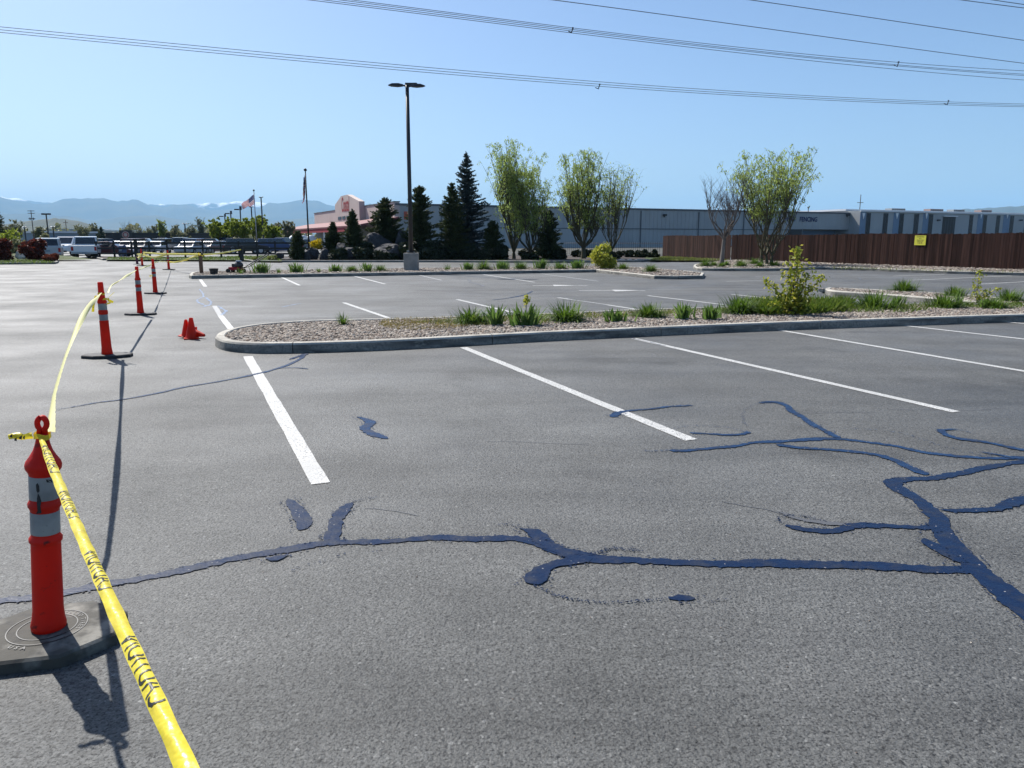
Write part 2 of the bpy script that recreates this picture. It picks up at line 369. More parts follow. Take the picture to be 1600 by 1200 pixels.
def quads_mesh(name, centers, a, b, material, parent=None):
    """many small leaf quads from numpy arrays: centre, half-axis a, half-axis b"""
    n = len(centers)
    v = np.empty((n, 4, 3)); v[:, 0] = centers - a; v[:, 1] = centers + b * 1.0 - a * 0.1; v[:, 2] = centers + a; v[:, 3] = centers - b - a * 0.1
    return raw_mesh(name, v.reshape(-1, 3), n, 4, material, parent)
def raw_mesh(name, v, nf, k, material, parent=None, faces=None):
    me = bpy.data.meshes.new(name); me.vertices.add(len(v)); me.vertices.foreach_set("co", np.asarray(v, dtype=np.float32).ravel())
    if faces is None: faces = np.arange(nf * k, dtype=np.int32)
    faces = np.asarray(faces, dtype=np.int32).ravel()
    me.loops.add(len(faces)); me.loops.foreach_set("vertex_index", faces)
    me.polygons.add(nf); me.polygons.foreach_set("loop_start", np.arange(0, nf * k, k, dtype=np.int32))
    me.polygons.foreach_set("loop_total", np.full(nf, k, dtype=np.int32))
    me.materials.append(material); me.update(calc_edges=True); me.validate()
    o = bpy.data.objects.new(name, me); COL.objects.link(o)
    if parent: o.parent = parent
    return o
def unit(v):
    return v / np.maximum(np.linalg.norm(v, axis=-1, keepdims=True), 1e-9)
def rdir(rng, n): return unit(rng.normal(size=(n, 3)))

# ================================================================ SETTING
def sheet(name, pts, z, m, kind='structure'):
    o = MB(); bm = bmesh.new()
    vs = [bm.verts.new((p[0], p[1], z)) for p in pts]; f = bm.faces.new(vs)
    if f.normal.z < 0 or True:
        bm.normal_update()
        if f.normal.z < 0: bmesh.ops.reverse_faces(bm, faces=[f])
    bmesh.ops.triangulate(bm, faces=bm.faces)
    me = bpy.data.meshes.new(name); bm.to_mesh(me); bm.free(); me.materials.append(m)
    ob = bpy.data.objects.new(name, me); COL.objects.link(ob); ob['kind'] = kind
    return ob

FENCE_END = (14.5, 69.5)
def disc():
    m = MB(); n = 96; rings = [0, 300, 1500, 6000, 24000]; vs = [(0, 0, -0.05)]
    for r in rings[1:]:
        for k in range(n): vs.append((r * math.cos(2 * math.pi * k / n), r * math.sin(2 * math.pi * k / n), -0.05))
    fs = [(0, 1 + k, 1 + (k + 1) % n) for k in range(n)]
    for i in range(len(rings) - 2):
        a = 1 + i * n
        for k in range(n): fs.append((a + k, a + n + k, a + n + (k + 1) % n, a + (k + 1) % n))
    m.add(vs, fs); return struct("ground", m, MAT['ground'])
disc()
sheet("asphalt", [(-150, -25), (160, -25), (160, 230), (-150, 230)], 0.0, MAT['asphalt'])

sheet("shade_toned_yard", [(-18, 75), (-14, 74.2), (11.5, 74.2), (FENCE_END[0], FENCE_END[1]), (120, 60), (130, 190), (-22, 132)], 0.012, mat("shade_toned_gravel", (0.060, 0.058, 0.048), 0.95, var=[(.4, (0.03, 0.034, 0.02), .45, .65, 5)]))  # gravel yard coloured dark to carry the shade of warehouse and fence
# ---- mountains
def ridge(name, prof, dist, depth, m, seed, step=3, lo=-1300, hi=2900, rows=12, rough=0.10, fine=0.0):
    xs = [p[0] for p in prof]; ys = [p[1] for p in prof]
    cols = list(range(lo, hi, step)); mb = MB(); vs = []
    for px in cols:
        y = float(np.interp(px, xs, ys))
        y += (noise.noise(Vector((px * 0.035, seed, 0))) * 1.8 + noise.noise(Vector((px * 0.075, seed, 8))) * 1.4 + noise.noise(Vector((px * 0.12, seed, 5))) * fine)
        r = ray(px, 374); hd = Vector((r.x, r.y)).normalized()
        rr = ray(px, y); el = rr.z / math.hypot(rr.x, rr.y)
        for j in range(rows):
            t = j / (rows - 1)
            if t <= 0.7: d = dist - depth * (1 - t / 0.7); k = (t / 0.7) ** 1.1
            else: d = dist + depth * (t - 0.7) / 0.3 * 0.8; k = 1 - (t - 0.7) / 0.3
            sp = noise.fractal(Vector((px * 0.012 + seed, d / 2500.0 * (20000.0 / dist), seed)), 1.0, 2.0, 4)
            z = max(0.0, (H + el * dist)) * k
            if 0 < k < 0.98: z *= max(0.02, 1 + rough * 4 * sp * (1 - k) )
            z = min(z, max(0, (H + el * d)) * 0.97) if k < 0.98 else z
            vs.append((hd.x * d, hd.y * d, z - 2))
    fs = []
    for i in range(len(cols) - 1):
        for j in range(rows - 1):
            a = i * rows + j; fs.append((a, a + rows, a + rows + 1, a + 1))
    mb.add(vs, fs); o = mb.build(name, m, smooth=True); o['kind'] = 'structure'; return o

def snow_mat():
    m = mat("snowy_mountain", (0.045, 0.06, 0.06), 1.0)
    n = m.node_tree; L = n.links; b = n.nodes["Principled BSDF"]
    tc = n.nodes.new("ShaderNodeTexCoord"); sx = n.nodes.new("ShaderNodeSeparateXYZ"); L.new(tc.outputs["Object"], sx.inputs[0])
    nz = n.nodes.new("ShaderNodeTexNoise"); nz.inputs["Scale"].default_value = 0.0022; nz.inputs["Detail"].default_value = 6; L.new(tc.outputs["Object"], nz.inputs[0])
    mm = n.nodes.new("ShaderNodeMath"); mm.operation = 'MULTIPLY_ADD'; L.new(nz.outputs[0], mm.inputs[0]); mm.inputs[1].default_value = 700; L.new(sx.outputs[2], mm.inputs[2])
    mr = n.nodes.new("ShaderNodeMapRange"); mr.inputs[1].default_value = 1180; mr.inputs[2].default_value = 1260; L.new(mm.outputs[0], mr.inputs[0])
    mx = n.nodes.new("ShaderNodeMix"); mx.data_type = 'RGBA'; mx.inputs[6].default_value = (.045, .06, .06, 1); mx.inputs[7].default_value = (.85, .87, .9, 1)
    L.new(mr.outputs[0], mx.inputs[0]); L.new(mx.outputs[2], b.inputs["Base Color"]); return m
ridge("snowy_mountains", [(-1300, 330), (-300, 312), (0, 306), (28, 309), (60, 314), (85, 316.5), (140, 320), (200, 320), (240, 318), (262, 319), (300, 319), (330, 317), (355, 316), (375, 313.5), (395, 313), (412, 316), (440, 323), (520, 330), (700, 335), (1300, 345), (2900, 345)], 21500, 2200, snow_mat(), 3.1, rows=14, rough=0.05, fine=1.0)
ridge("mountains", [(-1300, 322), (-500, 300), (-200, 310), (-60, 300), (0, 304), (12, 308), (30, 312), (60, 318), (75, 318.5), (88, 317), (105, 310.5), (120, 307.5), (132, 309), (142, 308.5), (152, 310.5), (167, 309), (180, 313.5), (190, 314.5), (196, 313), (204, 314), (212, 311.5), (225, 315), (240, 320), (265, 323.5), (275, 319.5), (292, 318.5), (310, 323), (330, 326), (380, 326.5), (410, 324), (424, 314.5), (437, 316.5), (455, 315), (475, 311.5), (495, 312.5), (520, 320), (545, 328), (562, 322), (580, 318), (600, 324), (660, 330), (900, 335), (1200, 352), (2900, 352)], 17500, 4200, MAT['mountain'], 7.7, rows=14, fine=0.5)
ridge("foothills", [(-1300, 330), (-300, 325), (-50, 338), (0, 331), (60, 329), (110, 334), (150, 342), (200, 336), (222, 332.5), (250, 334), (290, 340), (330, 345), (420, 343), (500, 335), (600, 345), (800, 352), (2900, 355)], 12500, 3000, MAT['mountain'], 11.3, rows=12, fine=0.4)
ridge("oak_hill", [(-1300, 345), (-400, 340), (-60, 346), (0, 349), (18, 347), (32, 343), (45, 341), (60, 340), (75, 339), (90, 337), (105, 338), (125, 342), (140, 347), (152, 352), (165, 356), (185, 361), (260, 372), (2900, 373)], 3000, 900, MAT['hill'], 19.0, step=2, lo=-900, hi=320, fine=0.9)
ridge("far_hill", [(900, 372), (1330, 340), (1380, 331.5), (1410, 328), (1440, 328.5), (1470, 326), (1510, 321.5), (1550, 319.5), (1600, 316.5), (1660, 313), (1800, 318), (2900, 330)], 9000, 2500, MAT['mountain'], 23.0, lo=900, hi=2900, fine=0.3)

# ---- painted lines
def strip(mb, pts, w, z, jag=0.0, step=None, seed=0, wf=None):
    """ribbon on the ground along 2-D pts; w full width, may be list"""
    pts = [Vector((p[0], p[1])) for p in pts]
    if not hasattr(w, '__len__'): w = [w] * len(pts)
    if step:
        # Catmull-Rom resample
        out = []; ow = []
        for i in range(len(pts) - 1):
            p0 = pts[max(i - 1, 0)]; p1 = pts[i]; p2 = pts[i + 1]; p3 = pts[min(i + 2, len(pts) - 1)]
            n = max(2, int((p2 - p1).length / step))
            for k in range(n):
                t = k / n
                out.append(0.5 * ((2 * p1) + (p2 - p0) * t + (2 * p0 - 5 * p1 + 4 * p2 - p3) * t * t + (3 * p1 - p0 - 3 * p2 + p3) * t ** 3))
                ow.append(w[i] * (1 - t) + w[i + 1] * t)
        out.append(pts[-1]); ow.append(w[-1]); pts, w = out, ow
    vs = []; N = len(pts)
    for i, p in enumerate(pts):
        d = (pts[min(i + 1, N - 1)] - pts[max(i - 1, 0)])
        d = d.normalized() if d.length > 1e-9 else Vector((1, 0)); nn = Vector((-d.y, d.x))
        h = w[i] / 2
        e = 1.0
        if jag:
            q = min(i, N - 1 - i); e = min(1.0, 0.25 + q * 0.3) if jag > 0.0045 else 1.0
        a = h * e; b = h * e
        if jag:
            s0 = (p.x * 3.1 + seed, p.y * 3.1, 1.0); 
            a += noise.noise(Vector((p.x * 25, p.y * 25, seed))) * jag + noise.noise(Vector((p.x * 95, p.y * 95, seed + 9))) * jag * .8 + noise.noise(Vector((p.x * 4, p.y * 4, seed + 3))) * jag * 1.6
            b += noise.noise(Vector((p.x * 25, p.y * 25, seed + 31))) * jag + noise.noise(Vector((p.x * 95, p.y * 95, seed + 49))) * jag * .8 + noise.noise(Vector((p.x * 4, p.y * 4, seed + 43))) * jag * 1.6
            a = max(a, 0.004); b = max(b, 0.004)
        vs.append((p.x + nn.x * a, p.y + nn.y * a, z)); vs.append((p.x - nn.x * b, p.y - nn.y * b, z))
    mb.add(vs, [(2 * i + 1, 2 * i + 3, 2 * i + 2, 2 * i) for i in range(N - 1)])

def line(a, b, w=0.11, m='paint', name='parking_line'):
    A = G(*a) if len(a) == 2 else Vector(a); B = G(*b) if len(b) == 2 else Vector(b)
    mb = MB(); n = max(2, int((B - A).length / 0.25))
    strip(mb, [A.lerp(B, k / n) for k in range(n + 1)], w, 0.004, jag=0.004, seed=a[0])
    return struct(name, mb, MAT[m])
line((387, 557), (501, 756), 0.125); line((724, 543), (1080, 688), 0.115); line((990, 529), (1494, 644), 0.11)
A4 = G(1218, 516); B4 = G(1600, 580); line((1218, 516), (1700, 597), 0.11)
line((1405, 508), (1760, 548), 0.11); line((1568, 503), (1800, 523), 0.11)
line((335, 478), (345, 494), 0.11, 'paint_old'); line((345, 494), (361, 514), 0.12)
line((537, 473), (607, 497)); line((714, 468), (800, 488)); line((872, 465), (1005, 485)); line((1012, 462), (1130, 476)); line((1143, 460), (1200, 466))
line((313, 437), (321, 448), 0.12, 'paint'); line((437, 432), (468, 446)); line((551, 431), (602, 444)); line((655, 430), (690, 438), .11, 'paint_old')
line((755, 429), (835, 441)); line((846, 428), (935, 439.5), .11, 'paint_old')
line((1420, 438), (1580, 431)); line((1395, 431.5), (1476, 428.8)); line((1532, 444), (1640, 438)); line((1135, 440), (1260, 436), .10, 'paint_old')
line((1180, 432), (1290, 429), .10, 'paint_old')
# arrows painted on the aisle
def arrow(px0, px1, y, head):
    A = G(px0, y); B = G(px1, y); mb = MB(); d = (B - A).normalized(); n = Vector((-d.y, d.x, 0)); z = Vector((0, 0, .004))
    L = (B - A).length; h0 = L * head
    P = [A + d * h0 - n * .35, A + d * (h0 + .75)] if False else None
    mb.quad(*(p + z for p in (A - n * .07, B - n * .07, B + n * .07, A + n * .07)))
    c = A + d * h0
    mb.add([c - n * .42 + z * 1.8, c + d * .9 + z * 1.8, c + n * .42 + z * 1.8], [(0, 1, 2)])
    struct("painted_arrow", mb, MAT['paint'])
arrow(832, 918, 446.3, .38); arrow(905, 1008, 454.3, .52)

# ---- crack sealant
def seal(paths, m='sealant', seed=1, jag=0.015, smear=(), name='crack_sealant', z=0.0050):
    mb = MB(); rr = random.Random(seed)
    for k, (pts, w) in enumerate(paths):
        strip(mb, [G(*p) for p in pts], [q * .84 for q in w] if hasattr(w, '__len__') else w * .84, z + 0.0005 * k + (seed % 20) * 0.00004, jag=jag, step=0.018 if pts[0][1] > 600 else 0.03, seed=seed * 7 + k)
    if name == 'crack_sealant':
        for pts, w in paths:
            ww = w if hasattr(w, '__len__') else [w] * len(pts)
            P = [G(*p) for p in pts]
            for i in range(len(P) - 1):
                L = (P[i + 1] - P[i]).length; far = P[i].y > 9
                if far: continue
                d = (P[i + 1] - P[i]).normalized(); nn = Vector((-d.y, d.x, 0)); end = i in (0, len(P) - 2)
                for q in range(int(L * (150 if end else 60))):
                    t = rr.random(); o = (ww[i] * (1 - t) + ww[i + 1] * t) / 2 + abs(rr.gauss(0, .016 if end else .007)); sg = rr.choice((-1, 1)); c = P[i].lerp(P[i + 1], t) + nn * sg * o
                    if end: c += d * rr.gauss(0, .03) * (-1 if i == 0 else 1)
                    speck(mb, c, rr.uniform(.002, .0065), rr, z + .0021)
    for pts, dens, spread in smear:
        P = smooth2([G(*p) for p in pts])
        for i in range(len(P) - 1):
            L = (P[i + 1] - P[i]).length
            for q in range(max(1, int(L * dens))):
                c = P[i].lerp(P[i + 1], rr.random()) + Vector((rr.gauss(0, spread), rr.gauss(0, spread), 0)); speck(mb, c, rr.uniform(.0015, .0055), rr, z + .0021)
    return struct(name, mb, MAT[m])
def speck(mb, c, r_, rr, z):
    a = rr.uniform(0, 6.28); n = 5
    mb.add([(c.x + math.cos(a + k * 1.2566) * r_ * rr.uniform(.6, 1.6), c.y + math.sin(a + k * 1.2566) * r_ * rr.uniform(.6, 1.6), z) for k in range(n)], [tuple(range(n))])
def smooth2(P):
    out = []
    for i in range(len(P) - 1):
        p0 = P[max(i - 1, 0)]; a = P[i]; b = P[i + 1]; p3 = P[min(i + 2, len(P) - 1)]
        for k in range(8):
            t = k / 8; out.append(.5 * ((2 * a) + (b - p0) * t + (2 * p0 - 5 * a + 4 * b - p3) * t * t + (3 * a - p0 - 3 * b + p3) * t ** 3))
    return out + [P[-1]]
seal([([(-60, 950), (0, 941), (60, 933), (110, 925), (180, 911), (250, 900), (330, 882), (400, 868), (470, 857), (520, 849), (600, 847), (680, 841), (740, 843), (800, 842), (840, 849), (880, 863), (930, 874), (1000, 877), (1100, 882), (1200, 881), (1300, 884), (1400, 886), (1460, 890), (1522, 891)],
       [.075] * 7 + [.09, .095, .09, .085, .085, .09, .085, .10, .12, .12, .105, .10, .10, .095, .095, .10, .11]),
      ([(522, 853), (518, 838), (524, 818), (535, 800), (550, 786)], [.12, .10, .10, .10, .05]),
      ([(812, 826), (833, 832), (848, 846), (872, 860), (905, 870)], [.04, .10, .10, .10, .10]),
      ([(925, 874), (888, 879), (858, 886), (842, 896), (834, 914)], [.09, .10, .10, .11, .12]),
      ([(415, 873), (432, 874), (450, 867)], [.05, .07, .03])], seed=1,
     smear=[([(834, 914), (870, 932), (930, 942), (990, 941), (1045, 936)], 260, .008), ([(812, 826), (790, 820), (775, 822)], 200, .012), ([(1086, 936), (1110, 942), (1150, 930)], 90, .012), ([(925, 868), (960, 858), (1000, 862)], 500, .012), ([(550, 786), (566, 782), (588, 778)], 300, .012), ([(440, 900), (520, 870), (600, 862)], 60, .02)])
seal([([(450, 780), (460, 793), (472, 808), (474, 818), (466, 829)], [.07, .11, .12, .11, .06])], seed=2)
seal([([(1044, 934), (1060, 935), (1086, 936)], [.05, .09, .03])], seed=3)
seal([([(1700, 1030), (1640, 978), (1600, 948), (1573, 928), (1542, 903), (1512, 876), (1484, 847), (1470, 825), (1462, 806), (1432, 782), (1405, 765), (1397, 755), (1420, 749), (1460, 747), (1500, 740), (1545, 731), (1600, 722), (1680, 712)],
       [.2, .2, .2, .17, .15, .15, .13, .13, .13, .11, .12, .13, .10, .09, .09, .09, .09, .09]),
      ([(1468, 826), (1430, 825), (1400, 824), (1340, 822), (1310, 830), (1270, 830), (1228, 821)], [.09, .07, .07, .08, .09, .08, .05]),
      ([(1470, 798), (1500, 799), (1530, 797), (1560, 795), (1600, 781), (1660, 775)], [.04, .08, .08, .09, .10, .1]),
      ([(1443, 843), (1460, 856), (1478, 868), (1500, 880)], [.05, .09, .07, .05])], seed=4,
     smear=[([(1228, 821), (1215, 812), (1240, 806), (1290, 815)], 300, .010), ([(1443, 843), (1436, 836), (1440, 830)], 200, .012)])
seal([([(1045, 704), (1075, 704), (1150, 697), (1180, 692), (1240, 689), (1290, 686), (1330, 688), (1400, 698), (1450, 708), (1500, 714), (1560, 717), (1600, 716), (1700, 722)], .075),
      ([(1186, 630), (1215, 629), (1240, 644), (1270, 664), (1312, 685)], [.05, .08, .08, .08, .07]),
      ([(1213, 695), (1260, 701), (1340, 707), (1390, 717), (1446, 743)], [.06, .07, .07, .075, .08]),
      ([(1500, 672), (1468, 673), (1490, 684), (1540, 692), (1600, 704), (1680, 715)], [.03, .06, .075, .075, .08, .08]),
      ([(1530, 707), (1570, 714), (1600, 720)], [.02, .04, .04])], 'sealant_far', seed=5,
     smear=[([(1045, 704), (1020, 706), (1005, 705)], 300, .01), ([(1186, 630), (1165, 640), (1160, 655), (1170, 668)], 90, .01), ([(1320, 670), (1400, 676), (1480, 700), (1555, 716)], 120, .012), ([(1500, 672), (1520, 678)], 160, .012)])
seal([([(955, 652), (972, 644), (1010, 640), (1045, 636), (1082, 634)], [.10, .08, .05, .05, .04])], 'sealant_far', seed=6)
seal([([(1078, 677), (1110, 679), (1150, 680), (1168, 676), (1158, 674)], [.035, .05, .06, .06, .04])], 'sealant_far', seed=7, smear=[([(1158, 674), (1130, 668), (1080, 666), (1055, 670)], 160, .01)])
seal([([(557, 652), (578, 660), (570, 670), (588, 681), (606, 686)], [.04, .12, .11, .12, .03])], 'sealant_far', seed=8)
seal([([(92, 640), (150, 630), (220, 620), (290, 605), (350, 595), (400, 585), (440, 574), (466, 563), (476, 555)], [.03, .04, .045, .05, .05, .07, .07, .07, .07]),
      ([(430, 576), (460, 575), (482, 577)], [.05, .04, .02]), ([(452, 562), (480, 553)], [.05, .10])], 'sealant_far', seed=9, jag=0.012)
seal([([(770, 469), (800, 465), (822, 460), (832, 455)], [.05, .10, .08, .05])], 'sealant_far', seed=10)
seal([([(690, 434), (730, 436), (735, 441), (755, 447), (720, 450)], [.06, .1, .12, .12, .08])], 'grey_seal', seed=11)
seal([([(870, 463), (905, 470), (950, 477)], [.04, .07, .04])], 'grey_seal', seed=12)
seal([([(1260, 436), (1335, 434), (1345, 437)], [.05, .1, .1])], 'grey_seal', seed=13)
seal([([(1215, 800), (1250, 812), (1290, 818), (1330, 821)], [.03, .05, .06, .03])], 'grey_seal', seed=14)
seal([([(985, 528), (1040, 541)], [.03, .02])], 'sealant', seed=15)
for k, p in enumerate([[(312, 452), (318, 462), (308, 470), (322, 478)], [(322, 465), (330, 474), (316, 480)], [(340, 478), (352, 486), (345, 492)], [(470, 474), (440, 480)]]):
    seal([(p, .05)], 'bluepaint', seed=20 + k, jag=0.03, name='chalk_mark', z=0.004)
# fine hairline cracks in the asphalt
rng0 = random.Random(8)
hc = MB()
for (x, y, a, L) in [(760, 690, 0, .9), (570, 795, 15, .4), (1250, 645, -5, .8), (1390, 640, -8, 1.2), (1130, 785, -30, .5), (900, 560, 4, 1.5)]:
    p = G(x, y); pts = []
    for k in range(14):
        pts.append((p.x, p.y)); a += rng0.uniform(-22, 22) * 0.6; p = p + Vector((math.cos(R(a)), math.sin(R(a)), 0)) * (L / 14)
    strip(hc, pts, .0022, .003, jag=.002, step=.02, seed=x)
struct("hairline_crack", hc, MAT['grey_seal'])

# ---- kerbed islands
def kerb(pts, name, closed=True, h=0.15, w=0.15, seglen=3.0, first=0.0):
    """kerb run just inside the outline pts (counter-clockwise), with cut joints"""
    P = [Vector((p[0], p[1])) for p in pts]
    # resample corners softly, then walk
    out = []; n = len(P)
    for i in range(n if closed else n - 1):
        a = P[i]; b = P[(i + 1) % n]; k = max(1, int((b - a).length / 0.5))
        for j in range(k): out.append(a.lerp(b, j / k))
    if not closed: out.append(P[-1])
    N = len(out)
    nor = []
    for i in range(N):
        d = (out[(i + 1) % N] - out[i - 1]) if closed else (out[min(i + 1, N - 1)] - out[max(i - 1, 0)])
        d.normalize(); nor.append(Vector((-d.y, d.x)))   # inward for ccw
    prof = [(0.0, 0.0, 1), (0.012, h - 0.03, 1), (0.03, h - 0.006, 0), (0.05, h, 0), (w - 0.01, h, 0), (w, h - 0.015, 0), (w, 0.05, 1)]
    mb = MB(); run = first; i = 0; M = N if closed else N - 1
    start = 0
    def emit(idx, cut0, cut1):
        vs = []; K = len(prof)
        for c, q in enumerate(idx):
            p = out[q % N]; nn = nor[q % N]; t = Vector((nn.y, -nn.x)); sh = 0
            if c == 0 and cut0: sh = 0.006
            if c == len(idx) - 1 and cut1: sh = -0.006
            for (o, z, _) in prof:
                vs.append((p.x + nn.x * o + t.x * sh, p.y + nn.y * o + t.y * sh, z))
        fs = []; ms = []
        for c in range(len(idx) - 1):
            for k in range(K - 1):
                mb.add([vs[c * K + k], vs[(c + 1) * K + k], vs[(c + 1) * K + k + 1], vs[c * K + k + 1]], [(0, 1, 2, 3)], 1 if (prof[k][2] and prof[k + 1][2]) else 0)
        for c in (0, len(idx) - 1):
            mb.add([vs[c * K + k] for k in range(K)], [tuple(range(K))], 1)
    idx = [0]
    for q in range(1, M + 1):
        idx.append(q); run += (out[q % N] - out[(q - 1) % N]).length
        if run > seglen or q == M:
            emit(idx, True, True); idx = [q]; run = 0
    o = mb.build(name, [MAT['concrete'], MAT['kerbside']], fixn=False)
    o['kind'] = 'structure'
    return o

def inset(pts, d):
    P = [Vector((p[0], p[1])) for p in pts]; n = len(P); out = []
    for i in range(n):
        t = (P[(i + 1) % n] - P[i - 1]).normalized(); out.append(P[i] + Vector((-t.y, t.x)) * d)
    return out
def inside(x, y, poly):
    c = False; n = len(poly)
    for i in range(n):
        a = poly[i]; b = poly[i - 1]
        if (a[1] > y) != (b[1] > y) and x < (b[0] - a[0]) * (y - a[1]) / (b[1] - a[1]) + a[0]: c = not c
    return c
def arr_inside(X, Y, poly):
    c = np.zeros(len(X), bool); n = len(poly)
    for i in range(n):
        ax, ay = poly[i][0], poly[i][1]; bx, by = poly[i - 1][0], poly[i - 1][1]
        if ay == by: continue
        k = ((ay > Y) != (by > Y)) & (X < (bx - ax) * (Y - ay) / (by - ay) + ax); c ^= k
    return c

def pebble_mat():
    m = bpy.data.materials.new("river_pebbles"); m.use_nodes = True; n = m.node_tree; L = n.links; b = n.nodes["Principled BSDF"]
    g = n.nodes.new("ShaderNodeNewGeometry"); cr = n.nodes.new("ShaderNodeValToRGB"); e = cr.color_ramp.elements
    e[0].color = (.08, .065, .055, 1); e[1].color = (.42, .37, .31, 1)
    for p, c in ((.2, (.16, .11, .08)), (.4, (.22, .185, .155)), (.6, (.13, .12, .11)), (.8, (.28, .235, .19))):
        k = e.new(p); k.color = (*c, 1)
    L.new(g.outputs["Random Per Island"], cr.inputs[0]); L.new(cr.outputs[0], b.inputs["Base Color"]); b.inputs["Roughness"].default_value = 0.85
    return m
MAT['pebble'] = pebble_mat()
def pebbles(poly, dens, size, seed, zb=0.10, name="gravel", xmax=1e9):
    rng = np.random.default_rng(seed); xs = [p[0] for p in poly]; ys = [p[1] for p in poly]
    x0, x1, y0, y1 = min(xs), min(max(xs), xmax), min(ys), max(ys); n = int((x1 - x0) * (y1 - y0) * dens)
    X = rng.uniform(x0, x1, n); Y = rng.uniform(y0, y1, n); k = arr_inside(X, Y, poly); X = X[k]; Y = Y[k]; n = len(X)
    # unit pebble: 6-sided squashed double ring
    ring = np.array([[math.cos(a), math.sin(a), 0] for a in np.arange(6) * math.pi / 3])
    base = np.vstack([ring * [1, 1, 1] + [0, 0, -.15], ring * [.62, .62, 1] + [0, 0, .42]])
    s = rng.uniform(.5, 1.25, (n, 1, 1)) * size; st = np.stack([rng.uniform(.8, 1.5, n), rng.uniform(.6, 1.0, n), rng.uniform(.55, 1.1, n)], -1)[:, None, :]
    v = base[None] * st * (1 + rng.uniform(-.22, .22, (n, 12, 1))) * s
    a = rng.uniform(0, 6.283, n); ca, sa = np.cos(a), np.sin(a); tx = rng.uniform(-.6, .6, n)
    cy, sy = np.cos(tx), np.sin(tx)
    y_ = v[..., 1] * cy[:, None] - v[..., 2] * sy[:, None]; z_ = v[..., 1] * sy[:, None] + v[..., 2] * cy[:, None]; x_ = v[..., 0]
    vx = x_ * ca[:, None] - y_ * sa[:, None] + X[:, None]; vy = x_ * sa[:, None] + y_ * ca[:, None] + Y[:, None]; vz = z_ + zb + rng.uniform(0, size * .7, n)[:, None]
    V = np.stack([vx, vy, vz], -1).reshape(-1, 3)
    fq = []
    for i in range(6): fq.append([i, (i + 1) % 6, 6 + (i + 1) % 6, 6 + i])
    fq.append([6, 7, 8, 9]); fq.append([6, 9, 10, 11])
    F = (np.array(fq)[None] + (np.arange(n) * 12)[:, None, None]).reshape(-1, 4)
    o = raw_mesh(name, V, len(F), 4, MAT['pebble'], None, F); o['kind'] = 'stuff'; return o

def gp(lst): return [G(*p).to_2d() for p in lst]
def soft(pts, it=2, amin=6):
    """round the bends of an outline by cutting corners"""
    P = [Vector(p) for p in pts]
    for _ in range(it):
        out = []; n = len(P)
        for i in range(n):
            a, b, c = P[i - 1], P[i], P[(i + 1) % n]; u = (b - a).length; v = (c - b).length
            ku = min(.25, .5 / max(u, 1e-6)) ; kv = min(.25, .5 / max(v, 1e-6)); out.append(b.lerp(a, ku)); out.append(b.lerp(c, kv))
        P = out
    return P
K = 0.15
isl1 = gp([(336, 541), (342, 545.5), (356, 549.5), (390, 552), (420, 552.5), (480, 551.5), (545, 549.5), (640, 545.5), (840, 533.5), (980, 527), (1118, 520.2), (1300, 513), (1600, 502.5), (1800, 496.5)])
isl1 += gp([(1800, 474, K), (1454, 474, K), (1291, 475.5, K), (1120, 479, K), (1000, 482.6, K), (910, 486.5, K), (862, 488.8, K), (715, 494, K), (611, 497, K), (516, 498.5, K), (464, 500.5, K), (398, 505.5, K), (359, 512, K), (340, 518.5, K), (335.5, 523, K)])
isl2 = gp([(295, 434.5), (299, 436), (464, 433.3), (700, 429.3), (931, 425.6), (1022, 436), (1060, 436.5), (1098, 436)])
isl2 += gp([(1101, 431.5), (1080, 428.5), (1000, 421.5), (930, 419.5), (640, 423), (330, 428.5), (299, 430.5)])
isl1 = soft(isl1)
isl3 = gp([(1288, 458), (1292, 461.5), (1325, 464), (1400, 469), (1455, 474.5), (1600, 487), (1700, 492)]) + gp([(1850, 480, K), (1600, 468.5, K), (1560, 464, K), (1480, 457.5, K), (1400, 453.5, K), (1310, 449, K), (1293, 448.5, K), (1286, 451, K)])
isl3 = soft(isl3)
FA = G(1035, 402.5); FB = G(1142, 408.7); FC = G(1600, 426); FD = FC + (FC - FB) * 0.8
isl4 = gp([(1083, 419.5), (1087, 422.3), (1100, 423.3), (1194, 423.8), (1250, 422.5), (1275, 420.8), (1339, 422.5), (1409, 425.2), (1496, 428.3), (1600, 430.6), (1750, 435.5)])
isl4 += [Vector((FD.x + .3, FD.y)), Vector((FC.x + .3, FC.y)), Vector((FB.x + .3, FB.y))] + gp([(1120, 411.5), (1092, 415), (1084, 417)])
isl4 = soft(isl4, 1)
bed = gp([(144, 401.5), (150, 404.5), (160, 406.8), (378, 407.6), (395, 410), (520, 410), (700, 410), (860, 411), (966, 409.6), (1004, 409.3), (1013, 408.4), (1099, 408.8)])
bedback = [Vector((FB.x - .4, FB.y + 1)), Vector((FA.x + 1, FA.y + 3)), Vector((12, 74)), Vector((-14, 74)), Vector((-22, 66.5))] + gp([(300, 404.4), (160, 403.2)])
bed += bedback
isl5 = gp([(-150, 415), (0, 413.6), (60, 412.8), (86, 412.8), (91, 411.5)]) + gp([(93, 408), (75, 404), (0, 400.5), (-150, 399)])
for nm, pl, inn in (("kerb", isl1, 'soil'), ("kerb", isl2, 'soil'), ("kerb", isl3, 'soil'), ("kerb", isl4, 'soil'), ("kerb", bed, 'mulch'), ("kerb", isl5, 'grassbase')):
    kerb(pl, nm, True, first=1.2)
    ip = inset(pl, 0.15); sheet("planting_bed_soil" if inn != 'grassbase' else "lawn", ip, 0.115, MAT[inn])
pebbles(inset(isl1, .16), 800, 0.028, 1, zb=.115, xmax=13.5)
pebbles(inset(isl2, .17), 90, 0.05, 2, zb=.115)
pebbles(inset(isl3, .17), 300, 0.04, 3, zb=.115, xmax=17)
